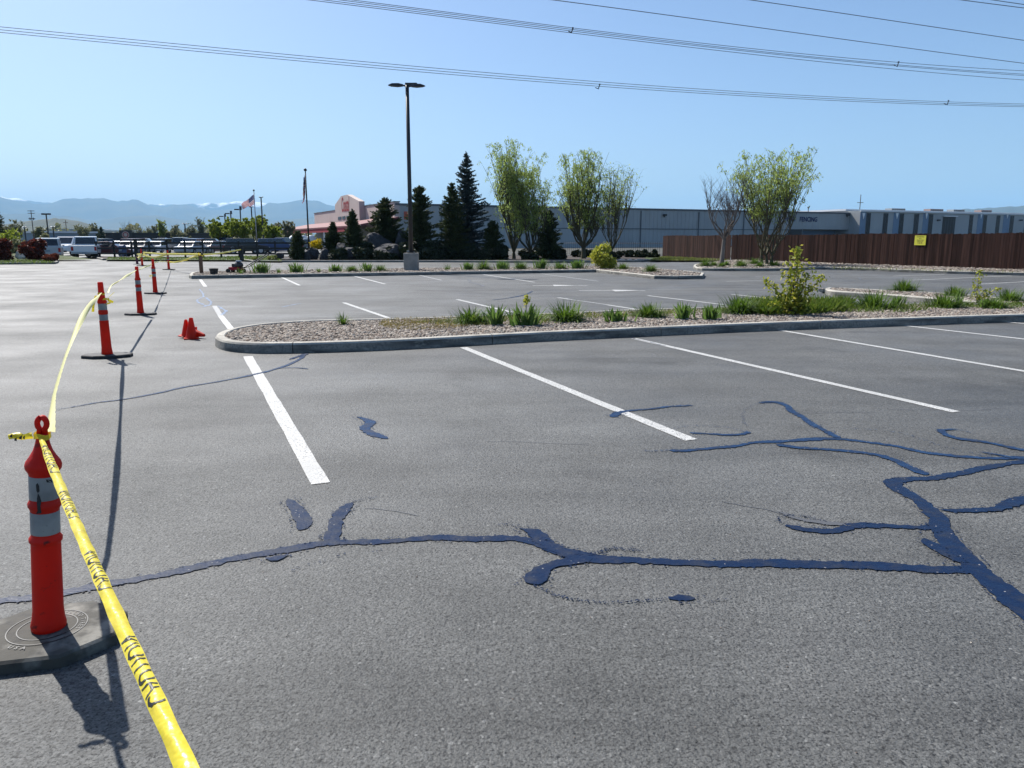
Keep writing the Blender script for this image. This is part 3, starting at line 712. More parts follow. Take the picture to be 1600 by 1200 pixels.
pebbles(inset(isl4, .17), 60, 0.06, 4, zb=.115)
pebbles([(-3.5, 1.2), (5.5, 1.2), (8, 9), (-6, 9)], 7, 0.0035, 9, zb=.001, name="loose_grit")
# grass strips in the far bed
sheet("lawn", gp([(165, 405.9, .12), (380, 406.3, .12), (400, 407.5, .12), (440, 408, .12), (440, 399, .12), (300, 402.5, .12), (170, 402.4, .12)]), .121, MAT['grassbase'])
sheet("lawn", gp([(1016, 406.8, .12), (1099, 407, .12)]) + [Vector((FB.x - .6, FB.y + .3)), Vector((FA.x - .3, FA.y)), Vector((11.5, 69))], .121, MAT['grassbase'])

# ================================================================ PLANTS
def blades(name, m, parent, n, L, w, spread, lean, rng, h0=0.0, arch=0.6, fan=None):
    """arching strap leaves: two-segment quads strips (3 quads)"""
    V = []; F = []
    for i in range(n):
        az = rng.uniform(0, 2 * math.pi) if fan is None else fan + rng.choice([0, math.pi]) + rng.uniform(-.25, .25)
        rr = abs(rng.gauss(0, .5)) * spread; bx = rr * math.cos(az + rng.uniform(-1, 1)); by = rr * math.sin(az + rng.uniform(-1, 1))
        l = L * rng.uniform(.6, 1.1); le = lean * rng.uniform(.2, 1.2); ww = w * rng.uniform(.7, 1.2)
        d = Vector((math.cos(az), math.sin(az), 0)); sv = Vector((-d.y, d.x, 0)); tw = rng.uniform(-.6, .6)
        sv = (sv * math.cos(tw) + Vector((0, 0, 1)) * math.sin(tw) * .3 + d * math.sin(tw) * .6).normalized()
        p = Vector((bx, by, h0)); ang = le * .3; pts = []
        for s in range(5):
            pts.append((p.copy(), ww * (1, .95, .8, .5, .04)[s])); ang += le * arch / 2.2
            p = p + (d * math.sin(ang) + Vector((0, 0, 1)) * math.cos(ang)) * (l / 4)
        o = len(V)
        for q, (pp, wd) in enumerate(pts): V += [pp - sv * wd / 2, pp + sv * wd / 2]
        for s in range(4): F.append((o + 2 * s, o + 2 * s + 1, o + 2 * s + 3, o + 2 * s + 2))
    me = bpy.data.meshes.new(name); me.from_pydata([tuple(v) for v in V], [], F); me.materials.append(m)
    o = bpy.data.objects.new(name, me); COL.objects.link(o)
    if parent: o.parent = parent
    return o

def clump(kind, loc, w, h, label, seed, group):
    """a perennial clump w wide and h tall"""
    rng = random.Random(seed)
    if kind == 'lily':
        o = blades("day_lily", MAT['blade'], None, 560, h * 1.38, .015 + w * .008, w * .48, 1.55, rng, arch=.85)
    elif kind == 'iris':
        o = blades("iris_clump", MAT['iris'], None, max(34, int(w * 120)), h * 1.0, .046, w * .31, .60, rng)
        # stretch the clump along its bed
        for v in o.data.vertices: v.co.x *= 1.25; v.co.y *= .6
    elif kind == 'tuft':
        o = blades("grass_tuft", MAT['blade'], None, 70, h * 1.1, .014, w * .25, 1.1, rng)
    o.location = loc; o.rotation_euler = (0, 0, 0.35)
    return tag(o, label, {'lily': 'day lily', 'iris': 'iris', 'tuft': 'grass tuft'}[kind], group)

def leafy(name, label, cat, loc, w, h, m, n, leaf, seed, group=None, shape='ball', stem=True, mb_stem='bark', lobes=14):
    """shrub: many leaves in an uneven lumpy volume over a few stems"""
    w *= .80; h *= .92; root = thing(name, label, cat, loc, 0, group); rng = np.random.default_rng(seed); r2 = random.Random(seed)
    # lobes
    cs = []; rs = []
    for i in range(lobes):
        a = i * 2.4 + r2.uniform(-.4, .4); q = r2.uniform(.35, .78); z = .14 + .66 * ((i * .618 + r2.uniform(0, .12)) % 1.0)
        prof = {'ball': math.sqrt(max(.05, 1 - (2 * z - 1) ** 2)), 'cone': 1.05 - z * .85, 'egg': min(1, 1.5 * (1.02 - z)), 'flat': 1}[shape]
        cs.append((math.cos(a) * q * w / 2 * prof, math.sin(a) * q * w / 2 * prof, z * h)); rs.append(r2.uniform(.20, .30) * min(w, h * 1.15) * (.7 + .4 * prof))
    cs = np.array(cs); rs = np.array(rs); k = rng.integers(0, lobes, n)
    d = rdir(rng, n); rad = rs[k] * rng.uniform(.55, 1.12, n); C = cs[k] + d * rad[:, None]; C[:, 2] = np.where(C[:, 2] < .02, rng.uniform(.02, .3, n) * h, C[:, 2])
    A = unit(d * .6 + rdir(rng, n)); B = unit(np.cross(A, rdir(rng, n))); ls = leaf * rng.uniform(.6, 1.3, (n, 1))
    quads_mesh("foliage", C, A * ls * .75, B * ls * .48, m, root)
    if stem:
        s = MB()
        for i in range(min(7, lobes)):
            c = Vector(cs[i]); s.tube([(c.x * .08, c.y * .08, 0), (c.x * .5, c.y * .5, c.z * .5), c], [.03 * h + .006, .02 * h + .004, .006], 5)
        s.build("stem", MAT[mb_stem], root)
    return root

GI = 'perennials in the gravel of the near kerbed island'
near = [  # kind, px, base y, width px, height px, label
 ('tuft', 536, 507, 30, 20, "small grass tuft alone near the rounded tip of the near gravel island"),
 ('lily', 735, 505, 46, 22, "round green lily clump at the edge of the weedy patch, left of the first iris"),
 ('iris', 776, 507, 34, 32, "stiff iris fan between the first lily clump and the yellow-topped iris"),
 ('iris', 822, 508, 66, 34, "wide iris clump with a yellow flower spike above it"),
 ('lily', 885, 501, 50, 27, "full round lily clump right of the yellow-flowered iris"),
 ('iris', 962, 502, 54, 20, "low pale iris clump between two round lily clumps"),
 ('lily', 1014, 495, 40, 20, "small lily clump set back behind the low pale iris"),
 ('iris', 1068, 498, 36, 28, "left half of the iris row before the fifth lily clump"),
 ('iris', 1110, 499, 50, 24, "broad iris clump just left of the large lily near the yellow-green shrub"),
 ('lily', 1153, 489, 52, 25, "large dense lily clump left of the leafy yellow-green shrub"),
 ('lily', 1363, 481, 70, 24, "dark green lily mound right of the tall yellow-green shrub, by the second island"),
 ('iris', 1402, 479, 30, 18, "dark two-bladed iris between the lily mound and the next clump"),
 ('lily', 1475, 480, 46, 20, "lily clump left of the sparse reddish-yellow sapling"),
 ('iris', 1497, 477, 18, 26, "narrow bluish iris fan in front of the sparse sapling"),
 ('iris', 1540, 481, 50, 16, "low iris row beneath the sparse sapling"),
 ('lily', 1552, 481, 44, 14, "low lily clump near the right edge of the photo"),
]
for i, (kd, px, py, wp, hp, lb) in enumerate(near):
    p = G(px, py, .13); s = p.y / FPX / 0.97
    clump(kd, p, wp * s, hp * s * .98, lb, 100 + i, GI)
for i, (px, py, wp, hp, lb) in enumerate([(1413, 455, 32, 15, "round lily clump alone on the gravel of the wedge shaped island"),
                                          (1492, 463, 26, 13, "lily clump on the wedge island behind the sapling"),
                                          (1576, 470, 34, 16, "lily clump on the wedge island at the right edge")]):
    p = G(px, py, .13); s = p.y / FPX / 0.97
    clump('lily', p, wp * s, hp * s * 1.1, lb, 140 + i, 'lilies on the wedge island')
GF = 'perennials along the far kerbed island'
far = [('tuft', 376, 428, 22, 10, "yellowish tuft beside the mower"), ('iris', 408, 427, 34, 16, "dark iris clump under the mower handle"), ('tuft', 436, 427, 12, 8, "tiny tuft between the mower iris and the next iris"),
       ('iris', 463, 426, 30, 14, "first broad iris right of the mower"), ('tuft', 498, 425.5, 10, 7, "tiny round tuft left of the middle iris pair"), ('iris', 524, 425, 25, 11, "iris clump between two tiny tufts left of the lamp post"),
       ('lily', 550, 424.5, 14, 8, "small round clump between two irises left of the lamp post"), ('iris', 573, 424.5, 24, 13, "tall leaved iris two clumps left of the lamp base"), ('lily', 595, 424, 13, 8, "small clump nearest the lamp base on its left"),
       ('tuft', 699, 422, 17, 10, "first small clump right of the lamp base"), ('iris', 731, 422, 26, 11, "first iris right of the lamp base"), ('lily', 756, 421.5, 16, 12, "round clump between two irises right of the lamp base"),
       ('iris', 785, 421, 27, 13, "pale second iris right of the lamp base"), ('lily', 814, 420.5, 17, 10, "round lily between the second and third iris right of the lamp"), ('iris', 846, 420.5, 31, 14, "wide third iris right of the lamp base"),
       ('lily', 875, 420.5, 16, 9, "yellowish low clump between the third and fourth iris"), ('iris', 902, 420, 34, 13, "fourth iris, touching the golden shrub"), ('lily', 973, 421, 14, 8, "small green clump right of the golden shrub"),
       ('lily', 1017, 425, 14, 10, "upright green clump near the pointed end of the far island")]
for i, (kd, px, py, wp, hp, lb) in enumerate(far):
    p = G(px, py, .13); s = p.y / FPX / 0.97
    clump(kd, p, wp * s, hp * s * 1.15, lb, 200 + i, GF)
for i, (px, py, wp, hp, lb) in enumerate([(1102, 416.5, 12, 9, "leftmost clump at the tip of the bed by the fence"), (1115, 415.8, 8, 6, "small clump left of the bare tree trunk"), (1128, 417.5, 8, 6, "small clump in front of the bare tree trunk"), (1134, 415.5, 8, 6, "small clump right of the bare tree trunk"), (1158, 417, 12, 9, "clump midway between the bare tree and the willow"), (1179, 413, 15, 8, "largest clump left of the willow by the fence"), (1187, 417, 9, 6, "small front clump left of the willow trunk"), (1210, 416, 14, 7, "clump right of the willow trunk by the fence")]):
    p = G(px, py, .13); s = p.y / FPX / 0.97
    clump('lily', p, wp * s, hp * s * 1.15, lb, 240 + i, 'lilies under the trees by the fence')

# golden shrub, yellow-green sapling, sparse sapling
p = G(942, 420, .12); s = p.y / FPX
leafy("golden_shrub", "rounded golden yellow shrub on the far kerbed island", "shrub", p, 50 * s, 42 * s, MAT['yellow'], 4200, .085, 37, shape='egg', lobes=34)
def sapling(name, label, p, H_, limbs, m, leaf, nleaf, seed):
    root = thing(name, label, "shrub", p); r = random.Random(seed); rng = np.random.default_rng(seed); s = MB(); C = []
    for (dx, top, dy, dens) in limbs:
        a = Vector((0, 0, 0)); pts = []
        for k in range(8):
            t = k / 7; pts.append(Vector((dx * t ** 1.1, dy * t, top * t ** (.9 if abs(dx) < .3 else .75))) + Vector((r.uniform(-.03, .03), r.uniform(-.03, .03), 0)) * (0 < k))
        s.tube(pts, [.016 * H_ * (1 - .85 * k / 7) for k in range(8)], 5)
        for q in range(int(nleaf * dens)):
            t = r.uniform(.12, 1.0); i = min(6, int(t * 7)); c = pts[i].lerp(pts[i + 1], t * 7 - i)
            sp = (.20 - .12 * t) * H_ * .55
            C.append(c + Vector((r.gauss(0, sp), r.gauss(0, sp), r.gauss(0, sp * .6))))
    s.build("stem", MAT['bark'], root); C = np.array([tuple(c) for c in C]); C[:, 2] = np.maximum(C[:, 2], .05); n = len(C)
    A = unit(rdir(rng, n) + np.array([0, 0, -.3])); B = unit(np.cross(A, rdir(rng, n))); ls = leaf * rng.uniform(.6, 1.3, (n, 1))
    quads_mesh("foliage", C, A * ls * .6, B * ls * .34, m, root); return root
p = G(1238, 492, .12); s = p.y / FPX / .98
sapling("leafy_shrub", "upright yellow-green leafy shrub on the near island, arms spread left and right", p, 100 * s,
        [(0, 102 * s, .0, 1.1), (-10 * s, 80 * s, .1, .7), (12 * s, 78 * s, .1, .7), (-46 * s, 52 * s, 0, .6), (42 * s, 58 * s, -.05, .6), (20 * s, 66 * s, -.1, .5), (-22 * s, 30 * s, -.1, .5), (-38 * s, 18 * s, -.1, .35), (18 * s, 24 * s, -.1, .5), (0, 30 * s, 0, .6)], MAT['yellowgreen'], .072, 240, 5)
p = G(1526, 474, .12); s = p.y / FPX
sapling("sparse_sapling", "sparse reddish-yellow sapling on the near island by the right edge", p, 50 * s,
        [(0, 52 * s, 0, .8), (-8 * s, 30 * s, 0, .3), (34 * s, 24 * s, 0, .55), (14 * s, 22 * s, 0, .3)], MAT['yellowgreen'], .06, 150, 6)
# iris flower spike
p = G(822, 508, .13)
fs_ = thing("iris_flower", "yellow flower spike standing in the wide iris clump", "flower", p)
mb = MB(); mb.tube([(0, 0, 0), (0, 0, .40)], .008, 5); mb.build("stem", MAT['iris'], fs_)
rng = np.random.default_rng(4); n = 60; C = rng.normal(size=(n, 3)) * [.03, .03, .045] + [0, 0, .44]; A = rdir(rng, n) * .028; B = unit(np.cross(A, rdir(rng, n))) * .02
quads_mesh("petal", C, A, B, MAT['yellow'], fs_)
# weeds and grass (stuff)
def grass_patch(name, poly, n, L, w, m, seed, z=.12, ell=None):
    rng = np.random.default_rng(seed); xs = [p[0] for p in poly]; ys = [p[1] for p in poly]
    X = rng.uniform(min(xs), max(xs), n * 3); Y = rng.uniform(min(ys), max(ys), n * 3); k = arr_inside(X, Y, poly)
    dn = np.array([noise.noise(Vector((x * 1.7, y * 1.7, seed))) for x, y in zip(X, Y)]); k &= dn > rng.uniform(-.5, .25, len(X)); X = X[k][:n]; Y = Y[k][:n]; n = len(X)
    C = np.stack([X, Y, np.full(n, z)], -1); az = rng.uniform(0, 6.283, n); l = L * rng.uniform(.5, 1.2, n)
    side = np.stack([np.cos(az), np.sin(az), 0 * az], -1) * (w * rng.uniform(.7, 1.3, n))[:, None] / 2
    lean = rng.normal(size=(n, 3)) * [.35, .35, 0]; up = unit(lean + [0, 0, 1]) * l[:, None]; lean2 = unit(lean * 2 + [0, 0, .8]) * (l * .6)[:, None]
    V = np.stack([C - side, C + side, C + side * .7 + up * .55, C + up * .55 + lean2 * .9], 1)
    V[:, 3] = C + up * .5 + lean2
    o = raw_mesh(name, V.reshape(-1, 3), n, 4, m); o['kind'] = 'stuff'; return o
def pxpoly(l, z=.12): return [G(a, b, z).to_2d() for a, b in l]
grass_patch("dry_weeds", pxpoly([(600, 500), (690, 497), (760, 496), (760, 508), (690, 516), (620, 516), (590, 510)]), 2600, .06, .012, MAT['drygrass'], 1)
grass_patch("weeds", pxpoly([(640, 505), (760, 496), (860, 492), (860, 506), (760, 510), (690, 508)]), 2600, .07, .012, MAT['weed'], 2)
grass_patch("grass", pxpoly([(1160, 480), (1330, 478), (1320, 487), (1270, 492), (1200, 494), (1165, 489)]), 4300, .26, .014, MAT['grass'], 3)
grass_patch("grass", pxpoly([(1300, 478), (1470, 476), (1600, 476), (1600, 482), (1470, 484), (1420, 490), (1300, 489)]), 1500, .12, .012, MAT['grass'], 4)
grass_patch("grass", pxpoly([(900, 492), (1160, 483), (1160, 490), (900, 500)]), 1600, .09, .012, MAT['weed'], 5)
grass_patch("grass", pxpoly([(165, 405.9), (380, 406.3), (440, 407.5), (440, 399), (300, 402), (170, 402.5)]), 7000, .12, .03, MAT['grass'], 6)
grass_patch("grass", pxpoly([(1016, 406.9), (1099, 407.2), (1140, 407), (1037, 402)]), 4500, .16, .03, MAT['weed'], 7)
grass_patch("grass", pxpoly([(1300, 420.4), (1600, 427.5), (1600, 425.8), (1300, 416.8)]), 900, .12, .02, MAT['weed'], 8)

# ================================================================ TREES
def deciduous(name, label, p, W, Hh, seed, trunks=((0, 0),), limbs=9, sub=7, twigs=5, leaves=14, leaf=.11, m='willow', bark='twig', droop=.5, fork=.12, envelope=None, side_bias=None, group=None, cat="tree", thick=1.0, low=.45, bare=0.0):
    """limbs fan from low forks to points of the crown, split into upright shoots, hang leafy twigs"""
    root = thing(name, label, cat, p, 0, group); r = random.Random(seed); T = MB(); C = []; A = []
    def target(level):
        a = r.uniform(0, 6.283); z = r.uniform(low, 1.0)
        env = envelope(z) if envelope else math.sin(min(1, max(0.04, (z - .12) / .72) ) * math.pi * .5) * (1 if z < .8 else math.sqrt(max(0.02, 1 - ((z - .8) / .2) ** 2 * .85)))
        q = math.sqrt(r.uniform(.1, 1)) * env
        return Vector((math.cos(a) * q * W / 2, math.sin(a) * q * W / 2 * .9, z * Hh))
    for (tx, ty) in trunks:
        base = Vector((tx, ty, 0)); tr = Hh * .018 * thick; fz = Hh * fork
        top = base + Vector((r.uniform(-.1, .1), 0, fz))
        T.tube([base + Vector((0, 0, -.1)), base.lerp(top, .5), top], [tr * 1.5, tr * 1.15, tr], 8)
        L1 = max(2, limbs // len(trunks)); oth = sum(t_[0] for t_ in trunks) / len(trunks)
        for i in range(L1):
            tg = target(0); tg.x = tg.x * .85 + tx * .4; mid = top.lerp(tg, .42); mid.z += Hh * .0; mid.x = top.x + (tg.x - top.x) * .62; mid.y = top.y + (tg.y - top.y) * .62
            T.tube([top, top.lerp(mid, .5) + Vector((r.uniform(-.2, .2), r.uniform(-.2, .2), 0)), mid, mid.lerp(tg, .55) + Vector((0, 0, Hh * .03))], [tr * .62, tr * .46, tr * .32, tr * .14], 6)
            for j in range(sub):
                t2 = target(1); t2 = t2 * .45 + tg * .60 + Vector((r.gauss(0, W * .07), r.gauss(0, W * .07), r.gauss(0, Hh * .06)))
                hx = math.hypot(t2.x, t2.y); lim = W * .52 * min(1, .45 + t2.z / Hh); t2 = Vector((t2.x * min(1, lim / max(hx, .01)), t2.y * min(1, lim / max(hx, .01)), t2.z))
                t2.z = min(t2.z, Hh * .97); q = mid.lerp(t2, .5) + Vector((0, 0, Hh * .03)); st = top.lerp(mid, r.uniform(.3, 1)) if r.random() < .22 else mid.lerp(tg, r.uniform(0, .4))
                pts = [st, st.lerp(q, .55), q.lerp(t2, .5), t2]
                T.tube(pts, [tr * .20, tr * .14, tr * .09, tr * .04], 4, cap=False)
                for k in range(twigs):
                    u = r.uniform(.30, 1.0); i0 = min(2, int(u * 3)); b0 = pts[i0].lerp(pts[i0 + 1], u * 3 - i0)
                    a = r.uniform(0, 6.283); ln = Hh * r.uniform(.06, .13)
                    d = Vector((math.cos(a) * .55, math.sin(a) * .55, 1.0 - droop * .5)).normalized()
                    e1 = b0 + d * ln * .5; e2 = e1 + (d * (1 - droop) + Vector((math.cos(a) * .4, math.sin(a) * .4, -droop * 1.2))) * ln * .6
                    T.tube([b0, e1, e2], [tr * .07, tr * .05, tr * .025], 3, cap=False)
                    if r.random() < bare: continue
                    zf = .25 + .75 * (b0.z / Hh)
                    nl = int(leaves * (.35 + .9 * zf) * r.uniform(.5, 1.5))
                    for l in range(nl):
                        v = r.uniform(.1, 1); c = (b0.lerp(e1, v * 2) if v < .5 else e1.lerp(e2, v * 2 - 1)) + Vector((r.gauss(0, .05), r.gauss(0, .05), r.gauss(0, .05) - droop * .06)) * (Hh / 7)
                        C.append(c); A.append(Vector((r.gauss(0, .5), r.gauss(0, .5), -droop - .1 + r.gauss(0, .4))))
    T.build("trunk", MAT[bark], root)
    if C:
        rng = np.random.default_rng(seed); C = np.array([tuple(c) for c in C]); A = unit(np.array([tuple(c) for c in A])); n = len(C)
        B = unit(np.cross(A, rdir(rng, n))); ls = leaf * rng.uniform(.6, 1.3, (n, 1))
        quads_mesh("crown", C, A * ls * .6, B * ls * .26, MAT[m], root)
    return root

def conifer(name, label, p, W, Hh, seed, m='conifer', dens=1.0, group='evergreens along the dark boulder bed', shape=.85, tuft=.16, rag=.2, low=.03):
    root = thing(name, label, "evergreen tree", p, 0, group); r = random.Random(seed); rng = np.random.default_rng(seed); T = MB()
    T.tube([(0, 0, -.1), (0, 0, Hh * .5), (0, 0, Hh * .985)], [Hh * .016, Hh * .010, .01], 6)
    z = low * Hh; C = []; A = []
    step = .055 * Hh / dens ** .5 * (6 / max(6, Hh)) ** .3
    while z < Hh * .97:
        t = z / Hh; L = W / 2 * ((1 - t) ** shape) * (1.0 if t > .12 else .8 + 1.6 * t); nb = max(4, int((7 + 5 * (1 - t)) * dens))
        for k in range(nb):
            a = r.uniform(0, 6.283); l = L * r.uniform(1 - rag * 2, 1 + rag) + .05; up = .25 + .5 * t
            e = Vector((math.cos(a) * l, math.sin(a) * l, l * up * r.uniform(.2, .9) - l * .22 * (1 - t))); b0 = Vector((0, 0, z + r.uniform(-.02, .02) * Hh))
            m1 = b0 + e * .5 - Vector((0, 0, l * .06)); T.tube([b0, m1, b0 + e], [Hh * .0032, Hh * .0022, .004], 3, cap=False)
            n = max(4, int(l / tuft * 7))
            for q in range(n):
                u = (q + r.random()) / n; c = (b0.lerp(m1, u * 2) if u < .5 else m1.lerp(b0 + e, u * 2 - 1)); sw = l * .26 * (1 - u * .75) + .03
                s = Vector((-math.sin(a), math.cos(a), 0)) * r.uniform(-1, 1) * sw
                C.append(c + s + Vector((0, 0, r.gauss(0, .03) - .02))); A.append(e.normalized() * .8 + s.normalized() * .7 + Vector((0, 0, r.uniform(-.3, .6))))
        z += step * r.uniform(.8, 1.2) * (1 - .4 * t)
    for q in range(24): C.append(Vector((r.gauss(0, .03), r.gauss(0, .03), Hh * r.uniform(.9, 1.0)))); A.append(Vector((r.gauss(0, .3), r.gauss(0, .3), 1)))
    T.build("trunk", MAT['bark'], root); C = np.array([tuple(c) for c in C]); A = unit(np.array([tuple(c) for c in A])); n = len(C)
    C = np.repeat(C, 2, 0); A = np.repeat(A, 2, 0); n = len(C); A = unit(A + rng.normal(size=(n, 3)) * .35)
    B = unit(np.cross(A, rdir(rng, n))); ls = tuft * rng.uniform(.6, 1.3, (n, 1))
    quads_mesh("crown", C, A * ls * .62, B * ls * .20, MAT[m], root); return root

def hpx(px, ytop, ybase, z=.12):
    """height of an upright thing standing at its base pixel"""
    g = G(px, ybase, z); t = AT(px, ytop, g.y); return g, t.z - z
def tall(px, ytop, Y, z=.12):
    g = AT(px, 380, Y); g.z = z; return g, AT(px, ytop, Y).z - z
# willows
g, h = tall(812, 219, 61); deciduous("willow_tree", "tall pale green willow in the middle of the photo, right of the blue spruce", g, 146 * 61 / 1190, h, 11, trunks=((-.45, 0), (.95, .3)), limbs=18, sub=13, twigs=7, leaves=11, leaf=.13, droop=.8, thick=.75, low=.22, fork=.05)
g, h = tall(912, 231, 62); deciduous("willow_tree", "second willow, vase shaped, behind the golden shrub", g, 118 * 62 / 1190, h, 12, limbs=13, sub=13, twigs=6, leaves=10, leaf=.13, droop=.7, envelope=lambda z: .5 + .5 * math.sin(min(1, z / .75) * math.pi / 2) if z < .8 else max(.25, 1 - (z - .8) * 3.2), fork=.10, low=.28)
g, h = tall(957, 258, 63); deciduous("willow_tree", "sparse twiggy willow thinning to bare shoots, left of the wooden fence", g, 96 * 63 / 1190, h, 13, limbs=10, sub=14, twigs=5, leaves=4, leaf=.14, droop=.35, bare=.35, fork=.08, thick=.7)
g, h = hpx(1197, 232, 413); deciduous("willow_tree", "wide multi-stemmed willow standing before the wooden fence", g, 168 * g.y / 1190, h, 14, trunks=((-.25, 0), (.1, .1), (.3, 0)), limbs=15, sub=14, twigs=6, leaves=8, leaf=.11, droop=.75, fork=.07, thick=.75, low=.42)
g, h = hpx(1127, 278, 414); deciduous("bare_tree", "small leafless tree with pale crooked branches before the wooden fence", g, 96 * g.y / 1190, h, 15, limbs=9, sub=7, twigs=7, leaves=0, droop=-.1, bark='palebark', fork=.30, thick=1.2, low=.5, bare=1)
# conifers
con = [(465, 361, 57.5, 24, 'conifer', "narrow dark cypress standing alone at the left end of the boulders", .45, .13),
       (521, 347, 60, 40, 'conifer', "slim evergreen right of the yellow blossoming shrub", .8, .15),
       (552, 327, 59, 42, 'conifer', "pointed evergreen in front of the store's red entrance canopy", .8, .15),
       (603, 309, 61, 74, 'conifer', "bushy evergreen between the gable and the lamp post", .7, .17),
       (657, 290, 60, 60, 'conifer', "tall ragged evergreen just right of the lamp post", .6, .17),
       (707, 286, 60, 58, 'conifer', "dark evergreen leaning against the left side of the blue spruce", .7, .17),
       (730, 236, 62, 98, 'spruce', "tallest evergreen, a blue-grey spruce with a sharp tip", .95, .17),
       (770, 345, 60, 40, 'conifer', "low dark evergreen under the left edge of the tall willow", .6, .16),
       (858, 328, 61, 42, 'conifer', "dark evergreen between the first two willows", .6, .16)]
for i, (px, yt, Y, wp, m, lb, shp, tf) in enumerate(con):
    g, h = tall(px, yt, Y); conifer("evergreen_tree", lb, g, wp * Y / 1190 * 1.05, h, 50 + i, m, shape=shp, tuft=tf, rag=.28, dens=1.7 if m == 'conifer' else 1.4)
# dark hedges
for i, (px, w, yt, Y, lb) in enumerate([(672, 52, 378, 58.5, "dark low hedge mound right of the lamp base"), (735, 40, 386, 59, "dark low shrub beneath the blue spruce"), (782, 30, 384, 59, "dark low shrub between the spruce and the tall willow"), (876, 22, 390, 60, "dark low shrub between the first two willows"), (1010, 66, 391, 66, "dark straggly hedge left of the wooden fence"), (955, 50, 394, 62, "low dark bush behind the golden shrub"), (700, 34, 382, 59.5, "dark rounded shrub between the hedge mound and the spruce"), (600, 60, 372, 62, "dark shrub mass behind the tall boulders"), (640, 44, 376, 58, "dark shrub directly behind the lamp base"), (568, 40, 378, 57.5, "dark shrub at the foot of the pointed evergreen"), (530, 34, 388, 57.2, "low dark shrub below the slim evergreen"), (600, 56, 386, 57, "wide low dark shrub left of the lamp base"), (760, 44, 390, 58, "low dark shrub right of the blue spruce"), (835, 74, 388, 66, "long low dark hedge behind the tall willow's trunks"), (915, 60, 390, 67, "long low dark hedge behind the second willow"), (980, 60, 392, 67, "low dark hedge behind the kerb stones"), (830, 40, 397, 59, "very low dark shrub between the trunks of the tall willow")]):
    g, h = tall(px, yt, Y); leafy("dark_shrub", lb, "shrub", g, w * Y / 1190, h, MAT['darkleaf'], 3600, .20, 60 + i, 'shrubs along the far bed', shape='flat' if w > 50 else 'ball', lobes=16)
g, h = tall(495, 374, 60); g.z = .9; leafy("blossoming_shrub", "bright yellow blossoming shrub among the boulders", "shrub", g, 22 * 60 / 1190, h - .7, MAT['forsythia'], 900, .10, 70)
for i, (px, w, yt, m, lb) in enumerate([(425, 26, 399, 'weed', "low greenish-yellow groundcover shrub right of the black post"), (398, 14, 401, 'weed', "small mounded plant beside the black post")]):
    g, h = tall(px, yt, 56.5); leafy("low_shrub", lb, "shrub", g, w * 57 / 1190, h, MAT[m], 500, .09, 80 + i)
# red shrubs at the left
for i, (px, w, yt, Y, m, lb, z) in enumerate([(-1, 38, 371, 54.5, 'redleaf', "dark red shrub cut by the left edge of the photo", .2), (50, 40, 371, 56, 'redleaf', "dark red rounded shrub in front of the silver wagon", .2), (77, 30, 397, 54.3, 'rustleaf', "low rust coloured shrub at the corner of the left lawn", .12)]):
    g, h = tall(px, yt, Y, z); leafy("red_shrub", lb, "shrub", g, w * Y / 1190, h, MAT[m], 5200, .13, 90 + i, 'red shrubs on the left lawn', lobes=18, shape='ball' if i < 2 else 'flat')
for i, (px, w, yt, Y, m, lb) in enumerate([(12, 50, 352, 75, 'brightleaf', "bright green shrub tree above the left red shrub"), (22, 36, 368, 63, 'dullleaf', "grey green shrub between the two red shrubs"), (66, 26, 358, 78, 'dullleaf', "olive shrub behind the rounded red shrub")]):
    g, h = tall(px, yt, Y, 0); leafy("green_shrub", lb, "shrub", g, w * Y / 1190, h, MAT[m], 1500, .16, 95 + i, lobes=16)
g, h = tall(-4, 328, 92, 0); conifer("evergreen_tree", "dark evergreen cut by the left edge of the photo", g, 3.2, h, 79, dens=1.2, group=None, shape=.5)
grass_patch("grass", pxpoly([(-60, 413.2), (0, 412.6), (70, 411.6), (88, 410.8), (70, 405), (0, 402), (-60, 400)]), 6000, .14, .03, MAT['grass'], 9)
lawn = MB(); cx = G(20, 408, 0)
lawn.add([(cx.x + 5.5 * math.cos(a) * q, cx.y + .8 + 2.3 * math.sin(a) * q, .11 + .45 * (1 - q * q)) for q in (0.001, .35, .7, 1.0) for a in [k * math.pi / 12 for k in range(24)]],
         [(i * 24 + k, i * 24 + (k + 1) % 24, (i + 1) * 24 + (k + 1) % 24, (i + 1) * 24 + k) for i in range(3) for k in range(24)])
struct("lawn", lawn, MAT['grassbase'], smooth=True, fixn=True)

